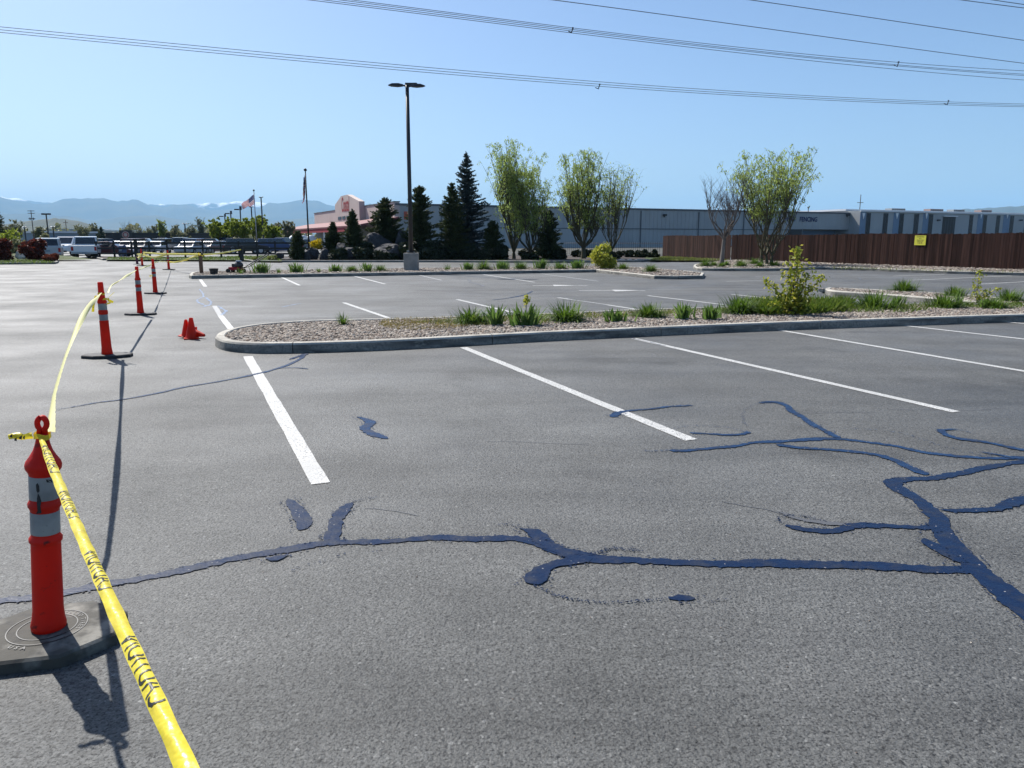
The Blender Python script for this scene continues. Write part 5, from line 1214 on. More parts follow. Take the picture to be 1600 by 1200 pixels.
# ================================================================ LAMPS, POLES, FLAGS
g = G(643, 421.5, .15)
lp = thing("lamp_post", "tall black parking lot lamp post on a concrete base, two flat heads", "lamp post", g)
s = g.y / 1190; bw = 21 * s
o = MB(); o.box((0, 0, 26 * s / 2 - .02), (bw, bw, 26 * s)); bevel(o.build("concrete_base", MAT['conc_base'], lp), .02)
o = MB(); o.box((-bw * .2, -.0, 26 * s + .05), (.14, .14, .12)); o.build("bolt_cover", MAT['conc_base'], lp)
zt = AT(643, 133, g.y).z - g.z
o = MB(); o.tube([(0, 0, 26 * s - .03), (0, 0, 26 * s + 3), (0, 0, zt)], [.11, .10, .085], 12); o.build("pole", MAT['darkmetal'], lp, smooth=True)
o = MB(); o.box((0, 0, 26 * s + .01), (.36, .36, .04)); o.build("base_plate", MAT['darkmetal'], lp)
def lamp_head(sgn, rz, parent, sc=1.0, z=0):
    M = Matrix.Rotation(rz, 3, 'Z'); m = MB()
    prof = [(.22, -.035, .045), (.45, -.07, .055), (.75, -.055, .05), (.90, -.02, .01)]
    def ring(x, zb, zt_, w): return [M @ Vector((x * sgn, -w, zb)) * sc + Vector((0, 0, z)), M @ Vector((x * sgn, w, zb)) * sc + Vector((0, 0, z)), M @ Vector((x * sgn, w * .8, zt_)) * sc + Vector((0, 0, z)), M @ Vector((x * sgn, -w * .8, zt_)) * sc + Vector((0, 0, z))]
    rings = [ring(.20, -.04, .04, .12), ring(.42, -.06, .07, .19), ring(.72, -.05, .055, .18), ring(.88, -.03, .0, .09)]
    vs = [v for q in rings for v in q]; fs = [(0, 1, 2, 3), (15, 14, 13, 12)]
    for i in range(3):
        for k in range(4): fs.append((i * 4 + k, (i + 1) * 4 + k, (i + 1) * 4 + (k + 1) % 4, i * 4 + (k + 1) % 4))
    m.add(vs, fs); m.tube([M @ Vector((0, 0, -.02)) + Vector((0, 0, z)), M @ Vector((.24 * sgn, 0, 0)) * sc + Vector((0, 0, z))], .04 * sc, 6)
    m.build("lamp_head", MAT['darkmetal'], parent, fixn=True)
lamp_head(-1, R(12), lp, z=zt - .02); lamp_head(1, R(-14), lp, z=zt - .05)
o = MB(); o.box((.18, .1, zt + .06), (.55, .22, .10)); o.build("driver_box", MAT['darkmetal'], lp)

def lamp_small(px, ytop, Y, label, kind):
    g = AT(px, 380, Y); g.z = 0; h = AT(px, ytop, Y).z; t = thing("distant_lamp_post", label, "lamp post", g, 0, 'distant lamp posts'); s = Y / 1190
    o = MB(); o.tube([(0, 0, 0), (0, 0, h)], [.12 * max(1, Y / 130), .10 * max(1, Y / 130)], 8); o.build("pole", MAT['darkmetal'], t)
    w = {'T': 6.2, 'V': 3.4, 'L': 8.5, 'D': 3.2, 'R': 3.0}[kind] * s
    if kind == 'L': o = MB(); o.box((-w * .62, 0, h - .1), (w * .75, .4, .22)); o.box((-w * .2, 0, h - .02), (w * .4, .1, .08)); o.box((.1, 0, h + .15), (.35, .35, .7)); o.build("lamp_head", MAT['darkmetal'], t)
    elif kind == 'T':
        for sg in (-1, 1): o = MB(); o.box((sg * w * .6, 0, h), (w * .75, .5, .25)); o.build("lamp_head", MAT['darkmetal'], t)
        o = MB(); o.box((0, 0, h), (w, .1, .1)); o.build("arm", MAT['darkmetal'], t)
    else:
        for sg in (-1, 1):
            o = MB(); o.lathe([(.05 * w, -.22 * w), (.42 * w, -.1 * w), (.4 * w, .1 * w), (.1 * w, .25 * w)], 10, (sg * w * .7, 0, h + .0)); o.build("lamp_head", MAT['white'] if (kind == 'V' and sg < 0) else MAT['darkmetal'], t)
        o = MB(); o.tube([(-w * .7, 0, h - .1 * w), (0, 0, h - .45 * w), (w * .7, 0, h - .1 * w)], .05 * w + .02, 5); o.build("arm", MAT['darkmetal'], t)
lamp_small(412, 308, 120, "tallest distant lamp, double headed, right of the waving flag", 'D')
lamp_small(396, 323, 150, "distant lamp pole hidden by the waving flag", 'D')
lamp_small(378.5, 326.5, 150, "distant lamp with arm to the left, nearest the waving flag", 'L')
lamp_small(363.5, 333, 175, "distant lamp with left arm, middle of three", 'L')
lamp_small(354, 337.5, 200, "distant lamp with left arm, farthest left of three", 'L')
lamp_small(291, 349.5, 200, "low twin headed lamp left of the bright green trees", 'D')
lamp_small(77, 334.5, 130, "T shaped lamp rising above the silver wagon", 'T')
lamp_small(41, 355, 160, "low twin globe lamp above the gap between red shrubs", 'V')
lamp_small(85.5, 354.5, 160, "low twin globe lamp right of the T shaped lamp", 'V')
def utility(px, ytop, Y, label, arms, hmul=1.0, w=5.0, trans=False):
    g = AT(px, 380, Y); g.z = 0; h = AT(px, ytop, Y).z; s = Y / 1190; t = thing("utility_pole", label, "utility pole", g, 0, 'utility poles')
    o = MB(); o.tube([(0, 0, 0), (0, 0, h)], [.9 * s * .9, .6 * s * .8], 6); o.build("pole", MAT['polewood'], t)
    for k, dz in enumerate(arms): o = MB(); o.box((0, 0, h - dz * s), (2 * w * s, .2, .8 * s)); o.build("crossarm", MAT['polewood'], t)
    if trans:
        for sg in (-1, 1): o = MB(); o.lathe([(.5 * s * 1.6, 0), (.5 * s * 1.6, 3.5 * s)], 8, (sg * 2.6 * s, 0, h - 14.5 * s)); o.build("transformer", MAT['siding_dark'], t)
utility(54, 328.5, 150, "utility pole with two crossarms and transformers at far left", (1, 4.5, 12.5), trans=True)
utility(106, 344, 230, "utility pole right of the T shaped lamp", (3.5,), w=3.4)
utility(6.5, 340, 230, "utility pole at the left edge", (2.5,), w=2.6)
utility(247.5, 350, 260, "utility pole behind the dark brown store", (1.2,), w=3)
utility(1339, 304, 240, "utility pole rising behind the blue-grey building", (11.8,), w=4.6)
utility(279, 351, 260, "plain thin pole beside the twin headed lamp", (), w=3)

def flag(px0, ytop, Y, ybase, label, kind):
    g = AT(px0, 380, Y); g.z = .1; h = AT(px0, ytop, Y).z - .1; s = Y / 1190
    t = thing("flagpole", label, "flagpole", g, 0, 'flagpoles'); o = MB(); o.tube([(0, 0, 0), (0, 0, h)], [.075, .045], 10); o.build("pole", MAT['steel'] if kind == 'wave' else MAT['darkmetal'], t, smooth=True)
    o = MB(); o.lathe([(.02, 0), (.11, .06), (.13, .13), (.08, .22), (.01, .26)], 10, (0, 0, h)); o.build("finial", MAT['darkmetal'], t, smooth=True)
    nx, nz = 40, 26; vs = []
    for j in range(nz + 1):
        for i in range(nx + 1):
            u = i / nx; v = j / nz
            if kind == 'wave':   # top hoist near pole, fly end drooping to lower left
                hz = 14.5 * s; x = -21 * s * u * (1 - .15 * v); z = h - 4.5 * s - v * hz * (1 - .50 * u) - u * 15 * s * (1 - .1 * v) + .10 * math.sin(u * 9 + v * 2); y = .22 * math.sin(u * 8 + v * 2.2)
            else:
                hz = 24 * s; x = -.10 - u * 3.2 * s * (.6 + .8 * v) * (.75 + .25 * math.sin(v * 7)); z = h - 5 * s - v * hz - u * 21 * s * (1 - .15 * v); y = .22 * math.sin(u * 22 + v * 3) 
            vs.append((x, y, z))
    m = MB()
    for j in range(nz):
        for i in range(nx):
            row = j // 2; cant = i < nx * .4 and row < 7; mi = 0 if row % 2 == 0 else 1
            if cant: mi = 1 if (i % 3 == 1 and j % 3 == 1) else 2
            a = j * (nx + 1) + i; m.f.append((a, a + nx + 1, a + nx + 2, a + 1)); m.m.append(mi)
    m.v = vs; fo = m.build("flag", [MAT['flagred'], MAT['flagwhite'], MAT['flagblue']], None, smooth=True)
    fo.location = g
    return tag(fo, "American flag streaming from the farther pole" if kind == 'wave' else "American flag hanging limp on the nearer pole", "flag", 'american flags')
flag(401.5, 299, 100, 385, "pale flagpole among the parked cars", 'wave')
flag(482.5, 268, 62, 400, "dark flagpole rising from the boulders", 'limp')
# thin antenna on the warehouse roof
q = ONP(1294, 331, WA, WB) + V_ * 6; o = MB(); o.tube([(0, 0, -.6), (0, 0, 1.3)], .10, 6); o.box((0, 0, 1.2), (.4, .3, .35)); o = o.build("roof_vent_pipe", MAT['siding_dark']); o.location = q; tag(o, "short vent pipe on the warehouse roof right of the willow", "vent pipe")

# ---- overhead wires
def wire_bundle(label, strands, A, B, spacers=(), rad=.024, name="overhead_wires"):
    """strands: lists of image points on the upright plane A-B, joined as hanging curves"""
    t = thing(name, label, "overhead wires", (A[0], A[1], 0), 0, 'high voltage lines'); o0 = Vector((A[0], A[1], 0))
    for st_ in strands:
        xs = np.array([p[0] for p in st_], float); ys = np.array([p[1] for p in st_], float); deg = min(3, len(st_) - 1); cf = np.polyfit((xs - 800) / 800, ys, deg)
        lo, hi = xs.min(), xs.max(); pts = [ONP(x, float(np.polyval(cf, (x - 800) / 800)), A, B) - o0 for x in np.linspace(lo, hi, 46)]
        m = MB(); m.tube(pts, rad, 4); m.build("wire", MAT['cable'], t)
    for (px, y0, y1) in spacers:
        a = ONP(px + 2, y0, A, B) - o0; b = ONP(px, y1, A, B) - o0; c = ONP(px - 5, (y0 + y1 * 2) / 3, A, B) - o0
        m = MB(); m.tube([a, b], .05, 5); m.tube([b, c], .04, 5); m.box(a, (.14, .12, .14)); m.build("spacer", MAT['darkmetal'], t)
PA, PB = (-60, 58), (95, 118)
ND = Vector((PB[0] - PA[0], PB[1] - PA[1])).normalized(); NN = Vector((ND.y, -ND.x))
def off(k): return ((PA[0] + NN.x * k, PA[1] + NN.y * k), (PB[0] + NN.x * k, PB[1] + NN.y * k))
b1 = lambda d: [(-250, 24 + d), (0, 45 + d * 1.15), (350, 80 + d), (700, 113.5 + d * 1.0), (1075, 141 + d * .85), (1360, 158 + d * .7), (1480, 161.5 + d * .6), (1600, 163 + d * .5), (1900, 166 + d * .4)]
wire_bundle("lowest group of three overhead wires, crossing behind the lamp post top", [b1(-4.2), b1(0), b1(3.8)], *off(0), spacers=((935, 132, 139), (1480, 157.5, 164)))
b2 = lambda d, e: [(300, -26 + d), (520, -1 + d), (700, 22 + d), (895, 47.5 + d), (1100, 74.5 + d * .3 + e * .4), (1400, 102 + e * .8), (1600, 117 + e * 1.3), (1850, 130 + e * 1.6)]
wire_bundle("second group of four overhead wires, above the first, crossing the upper right", [b2(-4, -6.5), b2(-1.5, -2), b2(1.5, 0), b2(4.5, 6)], *off(9), spacers=((893, 44, 51), (1402, 97, 104)))
wire_bundle("single overhead wire above the four-wire group", [[(600, -32), (845, -1), (1000, 17), (1200, 44), (1400, 73), (1600, 99.5), (1850, 128)]], *off(17), rad=.028)
wire_bundle("single overhead wire nearest the top right corner but one", [[(900, -36), (1165, -1), (1300, 18), (1450, 41), (1600, 63), (1850, 98)]], *off(22), rad=.028)
wire_bundle("pair of overhead wires in the extreme top right corner", [[(1300, -30), (1495, -1), (1550, 6), (1600, 12.5), (1850, 44)], [(1350, -30), (1545, -1), (1600, 7), (1850, 38)]], *off(27), rad=.028)

# ================================================================ DELINEATORS, CONES, TAPE
def octo(r1, r2, z, rot):
    return [(r1 * math.cos(rot + R(22.5 + 45 * k)), r2 * math.sin(rot + R(22.5 + 45 * k)), z) for k in range(8)]
p1 = G(77, 1001)
LEAN = R(4.6); KZ = 1.035
d1 = thing("delineator_post", "nearest orange delineator post with loop handle on a weathered grey rubber base", "delineator", p1, 0, 'delineator posts')
m = MB(); ra, rb = .30, .26
vs = octo(ra, rb, 0, 0) + octo(ra, rb, .042, 0) + octo(ra - .012, rb - .012, .052, 0) + octo(.16, .14, .060, 0)
fs = [tuple(range(7, -1, -1))] + [(i * 8 + k, i * 8 + (k + 1) % 8, (i + 1) * 8 + (k + 1) % 8, (i + 1) * 8 + k) for i in range(3) for k in range(8)] + [tuple(24 + k for k in range(8))]
m.add(vs, fs); bs = m.build("rubber_base", MAT['rubber_grey'], d1); bs.rotation_euler = (0, 0, R(14))
m = MB()
for rr_ in (.145, .108):
    m.lathe([(rr_, 0), (rr_ + .002, .0022), (rr_ - .002, .0022)], 40, (0, 0, .060))
    m.f.pop(); m.f.pop(); m.m.pop(); m.m.pop()
m.build("embossed_ring", MAT['black'], bs)
def arc_text(txt, radius, a0, dstep, size, zz, parent, m_='black'):
    for i, chh in enumerate(txt):
        if chh == ' ': continue
        me = text_mesh(chh, size, bold=.0004); a = R(a0 + i * dstep); M = Matrix.Rotation(a + math.pi / 2 * (1 if dstep > 0 else -1), 4, 'Z'); c = Vector((math.cos(a) * radius, math.sin(a) * radius, zz))
        for v in me.vertices: v.co = c + (M @ v.co)
        me.materials.clear(); me.materials.append(MAT[m_]); o = bpy.data.objects.new("embossed_letter", me); COL.objects.link(o); o.parent = parent
arc_text("RECYCLED TIRES", .128, 100, -9.0, .026, .0618, bs); arc_text("USA", .165, 238, 9.5, .030, .0612, bs)
m = MB(); prof = [(.070, .058), (.072, .075), (.066, .10), (.0615, .14), (.059, .41), (.0595, .418), (.0655, .424), (.066, .436), (.058, .446), (.0565, .456), (.0565, .548), (.059, .556), (.065, .566), (.0655, .578), (.059, .588), (.057, .595), (.057, .690), (.060, .700), (.070, .715), (.0715, .728), (.067, .742), (.052, .762), (.038, .785), (.029, .81), (.024, .835), (.022, .85)]
m.lathe(prof, 32); m.build("post_body", MAT['orange_dirty'], d1, smooth=True)
m = MB(); m.lathe([(.0578, .458), (.0580, .459), (.0580, .545), (.0578, .546)], 32); m.build("reflective_band", MAT['reflective'], d1, smooth=True)
m = MB(); m.lathe([(.0583, .597), (.0585, .598), (.0585, .688), (.0583, .689)], 32); m.build("reflective_band", MAT['reflective'], d1, smooth=True)
m = MB(); pts = []
for k in range(17):
    a = R(-60 + 300 * k / 16) ; pts.append((math.cos(a) * .0185, 0, .888 + math.sin(a) * .0235))
m.tube([(.012, 0, .845)] + pts + [(-.012, 0, .845)], .0115, 10); lo = m.build("loop_handle", MAT['orange_dirty'], d1, smooth=True); lo.rotation_euler = (0, 0, R(12))
lo.data.transform(Matrix.Rotation(R(12), 4, 'Z')); lo.rotation_euler = (0, 0, 0)
# black scuff mark on the upper band
m = MB(); r = random.Random(9)
def on_post(az, z, rad=.0592): return (rad * math.cos(az), rad * math.sin(az), z)
az0 = R(-83)
blob = [(-.10, .665), (.02, .672), (.12, .660), (.13, .640), (.02, .632), (.14, .618), (.22, .600), (.18, .580), (.24, .555), (.06, .553), (-.10, .552), (.0, .565), (-.02, .590), (-.06, .612), (.0, .625), (-.08, .64)]
rb2 = .0672
m.add([on_post(az0 + a, z, .0596 if z > .594 else .0668) for a, z in blob], [(0, 1, 2, 3, 4, 15), (4, 5, 6, 12, 13, 14), (6, 7, 12), (7, 8, 9, 10, 11, 12)]); m.build("scuff_mark", MAT['black'], d1)
m = MB(); m.add([on_post(az0 + a, z, .0596) for a, z in ((.55, .684), (.9, .680), (1.0, .668), (.6, .672))], [(0, 1, 2, 3)]); m.build("scuff_mark", MAT['black'], d1)

for ch in d1.children:
    if ch.name.startswith("rubber_base"): continue
    ch.data.transform(Matrix.Rotation(LEAN, 4, 'Y') @ Matrix.Diagonal((.9, .9, KZ, 1)))
def PT(x, y, z):
    """a place on the leaning near post"""
    return p1 + Matrix.Rotation(LEAN, 3, 'Y') @ Vector((x * .9, y * .9, z * KZ))

def delineator(label):
    t = thing("delineator_post", label, "delineator", (0, 0, 0), 0, 'delineator posts')
    m = MB(); vs = octo(.34, .21, 0, 0) + octo(.34, .21, .035, 0) + octo(.325, .20, .045, 0); fs = [tuple(range(7, -1, -1))] + [(i * 8 + k, i * 8 + (k + 1) % 8, (i + 1) * 8 + (k + 1) % 8, (i + 1) * 8 + k) for i in range(2) for k in range(8)] + [tuple(16 + k for k in range(8))]
    m.add(vs, fs); m.build("rubber_base", MAT['rubber'], t)
    m = MB(); m.lathe([(.073, .045), (.072, .07), (.064, .14), (.058, .49), (.060, .50), (.060, .51), (.054, .515), (.054, .60), (.060, .605), (.062, .62), (.060, .65), (.054, .66), (.054, .752), (.061, .757), (.061, .775), (.052, .80), (.046, .81), (.038, .93), (.036, 1.03), (.030, 1.045), (.028, 1.045)], 24)
    m.build("post_body", MAT['orange'], t, smooth=True)
    for a, b in ((.517, .598), (.662, .750)):
        m = MB(); m.lathe([(.0552, a), (.0555, a + .001), (.0555, b - .001), (.0552, b)], 24); m.build("reflective_band", MAT['reflective'], t, smooth=True)
    return t
posts = [((168, 558), 12, "second orange delineator post, tape ends tied below its tip"), ((220, 492), 4, "third orange delineator post, small black base, before the kerb"), ((243, 459), -4, "fourth orange delineator post, right of and behind the third"), ((264, 421.5), 6, "thin distant orange delineator left of the wooden post"), ((222.5, 415.5), 10, "distant orange delineator wrapped with bunched yellow tape")]
D0 = None; PP = []
for (px, py), rz, lb in posts:
    g = G(px, py); PP.append(g)
    if D0 is None: D0 = delineator(lb); D0.location = g; D0.rotation_euler = (0, 0, R(rz))
    else: dup(D0, g, R(rz), lb)
g = G(214.5, 413); g.z = 0
dk = thing("short_delineator", "short dark red post on a small base beside the distant wrapped delineator", "delineator", g); m = MB(); m.lathe([(.08, .04), (.075, .1), (.07, .45), (.05, .5)], 16); m.build("post_body", mat("dark_red_plastic", (.10, .012, .03), .6), dk, smooth=True); m = MB(); m.lathe([(.24, 0), (.24, .03), (.1, .05)], 10); m.build("rubber_base", MAT['rubber'], dk)  # post body in plain dark red

def cone(label, p, hgt=.45):
    t = thing("traffic_cone", label, "traffic cone", p, 0, 'small orange cones'); q = hgt / .45; m = MB(); m.lathe([(.125 * q, .02), (.118 * q, .03), (.040 * q, hgt - .01), (.036 * q, hgt), (.028 * q, hgt), (.026 * q, hgt - .02)], 24); m.build("cone_body", MAT['orange'], t, smooth=True)
    m = MB(); m.box((0, 0, .011), (.29 * q, .29 * q, .022)); bevel(m.build("cone_base", MAT['orange'], t), .006); return t
pc = G(299, 529.5)
c1 = cone("upright small orange cone left of the near island tip", pc, .35); c1.rotation_euler = (0, R(3), R(20))
c2 = cone("tilted orange cone leaning behind the upright cone on its left", pc + Vector((-.12, .10, 0)), .29); c2.rotation_euler = (R(8), R(10), R(-20)); c2.location.z = .03
c3 = cone("toppled orange cone lying to the right behind the upright cone", pc + Vector((-.04, .14, .09)), .28); c3.rotation_euler = (R(0), R(97), R(-25))

# wooden post
g, h = hpx(315, 397.5, 427.5, .13)
wp = thing("wooden_post", "short brown wooden post at the left tip of the far island, tape tied on top", "post", g); m = MB(); m.box((0, 0, h / 2), (.13, .13, h)); wo_ = m.build("post_shaft", MAT['woodpost'], wp); bevel(wo_, .008)
WPOS = Vector(g) + Vector((0, 0, h))

# ribbons of tape
def smooth_pts(P, step=.02):
    out = []
    for i in range(len(P) - 1):
        p0 = P[max(i - 1, 0)]; a = P[i]; b = P[i + 1]; p3 = P[min(i + 2, len(P) - 1)]; n = max(2, int((b - a).length / step))
        for k in range(n):
            t = k / n; out.append(.5 * ((2 * a) + (b - p0) * t + (2 * p0 - 5 * a + 4 * b - p3) * t * t + (3 * a - p0 - 3 * b + p3) * t ** 3))
    out.append(P[-1]); return out
def ribbon(P, w, m, name="caution_tape", label=None, parent=None, twist=lambda s: 0.0, arch=.25, step=.02, text=None, group='yellow caution tape spans'):
    """tape: a strip with an arched section facing up and to the camera"""
    pts = smooth_pts([Vector(p) for p in P], step); N = len(pts); nc = 6; mb = MB(); vs = []; s = 0; fr = []
    W = w if callable(w) else (lambda s_: w)
    for i, p in enumerate(pts):
        if i: s += (p - pts[i - 1]).length
        T = (pts[min(i + 1, N - 1)] - pts[max(i - 1, 0)]).normalized(); toc = (Vector((0, 0, H + .4)) - p).normalized()
        B = T.cross(toc).normalized(); Nn = B.cross(T).normalized(); a = twist(s); B2 = B * math.cos(a) + Nn * math.sin(a); N2 = Nn * math.cos(a) - B * math.sin(a)
        fr.append((p, T, B2, N2, W(s), s))
        for c in range(nc + 1):
            u = c / nc * 2 - 1; ww = W(s) / 2; rim = 1 + .05 * math.sin(s * 31 + c)
            vs.append(p + B2 * (u * ww * rim) + N2 * (math.cos(u * 1.45) - .4) * ww * arch * 2 + N2 * .0012 * math.sin(s * 60 + u * 5))
    mb.v = [tuple(v) for v in vs]
    for i in range(N - 1):
        for c in range(nc): a = i * (nc + 1) + c; mb.f.append((a, a + 1, a + nc + 2, a + nc + 1)); mb.m.append(0)
    o = mb.build(name, m, parent, smooth=True)
    if label: tag(o, label, "caution tape", group)
    if text:
        S = np.array([f[5] for f in fr])
        for (s0, s1, flip) in text:
            me = text_mesh("CAUTION", 1.0, bold=-.008); bm = bmesh.new(); bm.from_mesh(me)
            xs = [v.co.x for v in bm.verts]; ys = [v.co.y for v in bm.verts]; x0, x1, y0, y1 = min(xs), max(xs), min(ys), max(ys)
            for k in range(1, 60): bmesh.ops.bisect_plane(bm, geom=bm.verts[:] + bm.edges[:] + bm.faces[:], plane_co=(x0 + (x1 - x0) * k / 60, 0, 0), plane_no=(1, 0, 0))
            for k in range(1, 8): bmesh.ops.bisect_plane(bm, geom=bm.verts[:] + bm.edges[:] + bm.faces[:], plane_co=(0, y0 + (y1 - y0) * k / 8, 0), plane_no=(0, 1, 0))
            bmesh.ops.bisect_plane(bm, geom=bm.verts[:] + bm.edges[:] + bm.faces[:], plane_co=(0, y0 + (y1 - y0) * .60, 0), plane_no=(0, 1, 0), clear_outer=True)
            for v in bm.verts:
                q = (v.co.x - x0) / (x1 - x0); q = 1 - q if flip else q; ss = s0 + (s1 - s0) * q; u = ((v.co.y - y0) / (y1 - y0) / .60) * 2 - 1; u = -u if flip else u; u *= .93
                ss += u * .006
                i = min(int(np.searchsorted(S, ss)), N - 1); i = max(i, 1); f = (ss - S[i - 1]) / max(1e-6, S[i] - S[i - 1]); f = min(1, max(0, f)); a_, b_ = fr[i - 1], fr[i]
                pp = a_[0].lerp(b_[0], f); Bv = a_[2].lerp(b_[2], f); Nv = a_[3].lerp(b_[3], f); ww = (a_[4] * (1 - f) + b_[4] * f) / 2
                v.co = pp + Bv * (u * ww) + Nv * (math.cos(u * 1.45) - .4) * ww * arch * 2 + Nv * (.0012 * math.sin(ss * 60 + u * 5) + .0011)
            bm.to_mesh(me); bm.free(); me.materials.clear(); me.materials.append(MAT['black']); tx = bpy.data.objects.new("tape_lettering", me); COL.objects.link(tx); tx.parent = o
    return o
# foreground span: from behind the camera's left hand to the first post
E0 = PT(.012, -.032, .842); Pm = Vector((-.480, 1.01, .850)); dv = (Pm - E0)
span = [E0 + dv * t + Vector((0, 0, -.02 * math.sin(min(1, t) * math.pi))) for t in (0, .04, .15, .3, .5, .7, .85, 1.0, 1.25, 1.6)]
LT = dv.length
# where the printed words fall, as read off the photo
def s_at(px, py):
    best = min((abs((lambda q: (q.x))(Vector((0, 0, 0)))), 0), (0, 0)); bs_, bd = 0, 1e9
    for k in range(400):
        t = k / 399 * 1.2; p = E0 + dv * t; c = p - Vector((0, 0, H)); dep = c.y * math.cos(TILT) - c.z * math.sin(TILT); up = c.y * math.sin(TILT) + c.z * math.cos(TILT); X = 800 + FPX * c.x / dep; Yp = 600 - FPX * up / dep; d_ = (X - px) ** 2 + (Yp - py) ** 2
        if d_ < bd: bd = d_; bs_ = t * LT
    return bs_
ribbon(span, lambda s: .014 + .016 * min(1, s / .35), MAT['tape'], label="yellow caution tape running from the bottom edge up to the nearest post", twist=lambda s: .25 * math.sin(s * 1.7), arch=.30,
       text=[(s_at(72, 695), s_at(86, 735), True), (s_at(98, 762), s_at(118, 800), True), (s_at(138, 853), s_at(172, 910), True), (s_at(200, 990), s_at(256, 1098), True)])
# knot on post 1
kn = [PT(.033 * math.cos(a), .033 * math.sin(a), .842 + .004 * math.sin(3 * a)) for a in [R(20 * k) for k in range(19)]]
m = MB()
for j, z in enumerate((-.010, .010)):
    m.v += [tuple(v + Vector((0, 0, z))) for v in kn]
n = len(kn); m.f = [(k, k + 1, n + k + 1, n + k) for k in range(n - 1)]; m.m = [0] * (n - 1)
kt = m.build("tape_knot", MAT['tape'], None, smooth=True); tag(kt, "yellow tape knotted round the neck of the nearest post", "caution tape", 'yellow caution tape spans')
tail = [PT(*v) for v in ((-.03, -.02, .845), (-.06, -.035, .838), (-.09, -.04, .846), (-.115, -.045, .84))]
ribbon(tail, .026, MAT['tape'], name="tape_tail", label="short crumpled tape tail sticking out left from the nearest post", twist=lambda s: .8 * math.sin(s * 60), arch=.5, step=.006)
m = MB()
for (x, z, w_) in ((-.062, .846, .012), (-.082, .838, .010), (-.100, .850, .009), (-.045, .848, .007)):
    m.add([PT(x, -.058, z), PT(x + w_, -.060, z + .006), PT(x + w_ * .9, -.060, z - .010), PT(x - .004, -.058, z - .008)], [(0, 3, 2, 1)])
m.build("tape_lettering", MAT['black'], bpy.data.objects["tape_tail"])
# second span
A, B = p1, PP[0]
pl = [(78, 648), (84, 622), (94, 585), (108, 543), (124, 505), (140, 478), (153, 463), (160, 457)]
sp2 = [PT(.01, .03, .842)] + [ONP(x, y, A, B) for x, y in pl[1:]]
ribbon(sp2, .045, MAT['tape_pale'], label="pale backlit caution tape sagging between the first two posts", twist=lambda s: .5 + .9 * math.sin(s * .9), arch=.3, step=.05)
A, B = PP[0], PP[1]
sp3 = [ONP(x, y, A, B) for x, y in [(168, 458), (172, 449), (177, 444), (186, 439), (198, 431), (212, 423)]]
ribbon(sp3, .045, MAT['tape_pale'], label="caution tape sagging from the second post to the third", twist=lambda s: 1.0 + .8 * math.sin(s * 1.3), arch=.3, step=.05)
A, B = PP[1], PP[3]
sp4 = [ONP(x, y, A, B) for x, y in [(217, 421), (224, 418), (232, 415.3), (241, 410.5), (251, 408.5), (262, 409)]]
ribbon(sp4, .045, MAT['tape_pale'], label="thin caution tape from the third post back to the thin distant delineator", twist=lambda s: .8 * math.sin(s * 1.1), arch=.3, step=.1)
A, B = PP[3], WPOS
sp5 = [ONP(x, y, A, B) for x, y in [(264, 409.5), (276, 409.5), (290, 406), (302, 401.5), (314, 398)]]
ribbon(sp5, .085, MAT['tape'], label="caution tape rising from the thin distant delineator to the wooden post", twist=lambda s: .5 * math.sin(s * 1.1), arch=.3, step=.1)
A, B = PP[4], WPOS
ribbon([ONP(x, y, A, B) for x, y in [(224, 394.5), (240, 396), (258, 397), (290, 397.2), (314, 397.8)]], .10, MAT['tape'], label="upper straight caution tape from the wrapped delineator to the wooden post", arch=.2, step=.2)
ribbon([ONP(x, y, A, B) for x, y in [(224, 396.5), (230, 400), (240, 402), (250, 400.5), (262, 396.8)]], .10, MAT['tape'], label="lower sagging loop of caution tape right of the wrapped delineator", arch=.2, step=.2)
g = G(378, 407.6, .12); B = Vector((g.x, g.y))
ribbon([ONP(x, y, WPOS, B) for x, y in [(317, 397.5), (340, 396), (360, 393), (377, 389.8)]], .08, MAT['tape'], label="caution tape from the wooden post to the thick black post", arch=.2, step=.2)
# bunches of tape at the posts
def bunch(label, c, r_, n, seed, m='tape'):
    r = random.Random(seed); t = MB()
    for k in range(n):
        p = Vector(c) + Vector((r.gauss(0, r_ * .4), r.gauss(0, r_ * .3), r.gauss(0, r_ * .4))); d = Vector((r.gauss(0, 1), r.gauss(0, .5), r.gauss(0, 1))).normalized() * r_ * r.uniform(.5, 1.1); w = Vector((r.gauss(0, 1), r.gauss(0, 1), r.gauss(0, 1))).normalized() * r_ * .22
        t.quad(p - d - w, p + d * .2 - w * 1.1, p + d * .2 + w, p - d + w); t.quad(p + d * .2 - w * 1.1, p + d - w * .5 + Vector((0, 0, -.3 * r_)), p + d + w * .6 + Vector((0, 0, -.3 * r_)), p + d * .2 + w)
    o = t.build("tape_bunch", MAT[m]); return tag(o, label, "caution tape", 'yellow caution tape spans')
bunch("bunched yellow tape wrapped round the distant delineator", ONP(221, 398, PP[4], PP[4] + Vector((1, 0, 0))) - Vector((0, .12, 0)), .20, 12, 3, 'tape_pale')
bunch("loose tape tail hanging from the fourth post", ONP(238, 430, PP[2], PP[2] + Vector((1, 0, 0))) - Vector((0, .05, 0)), .08, 6, 4)
bunch("loose tape knot on top of the wooden post", WPOS + Vector((0, -.08, -.02)), .08, 6, 5)
c = PP[0]
ribbon([c + Vector(v) for v in ((-.04, -.05, .86), (-.075, -.06, .78), (-.095, -.06, .70), (-.105, -.06, .64))], .05, MAT['tape'], name="tape_tail", label="printed tape tail hanging left of the second post", arch=.2, step=.01, twist=lambda s: .9, text=[(.02, .17, False)])
bunch("short curled tape end right of the second post", c + Vector((.10, -.02, .79)), .07, 6, 6)
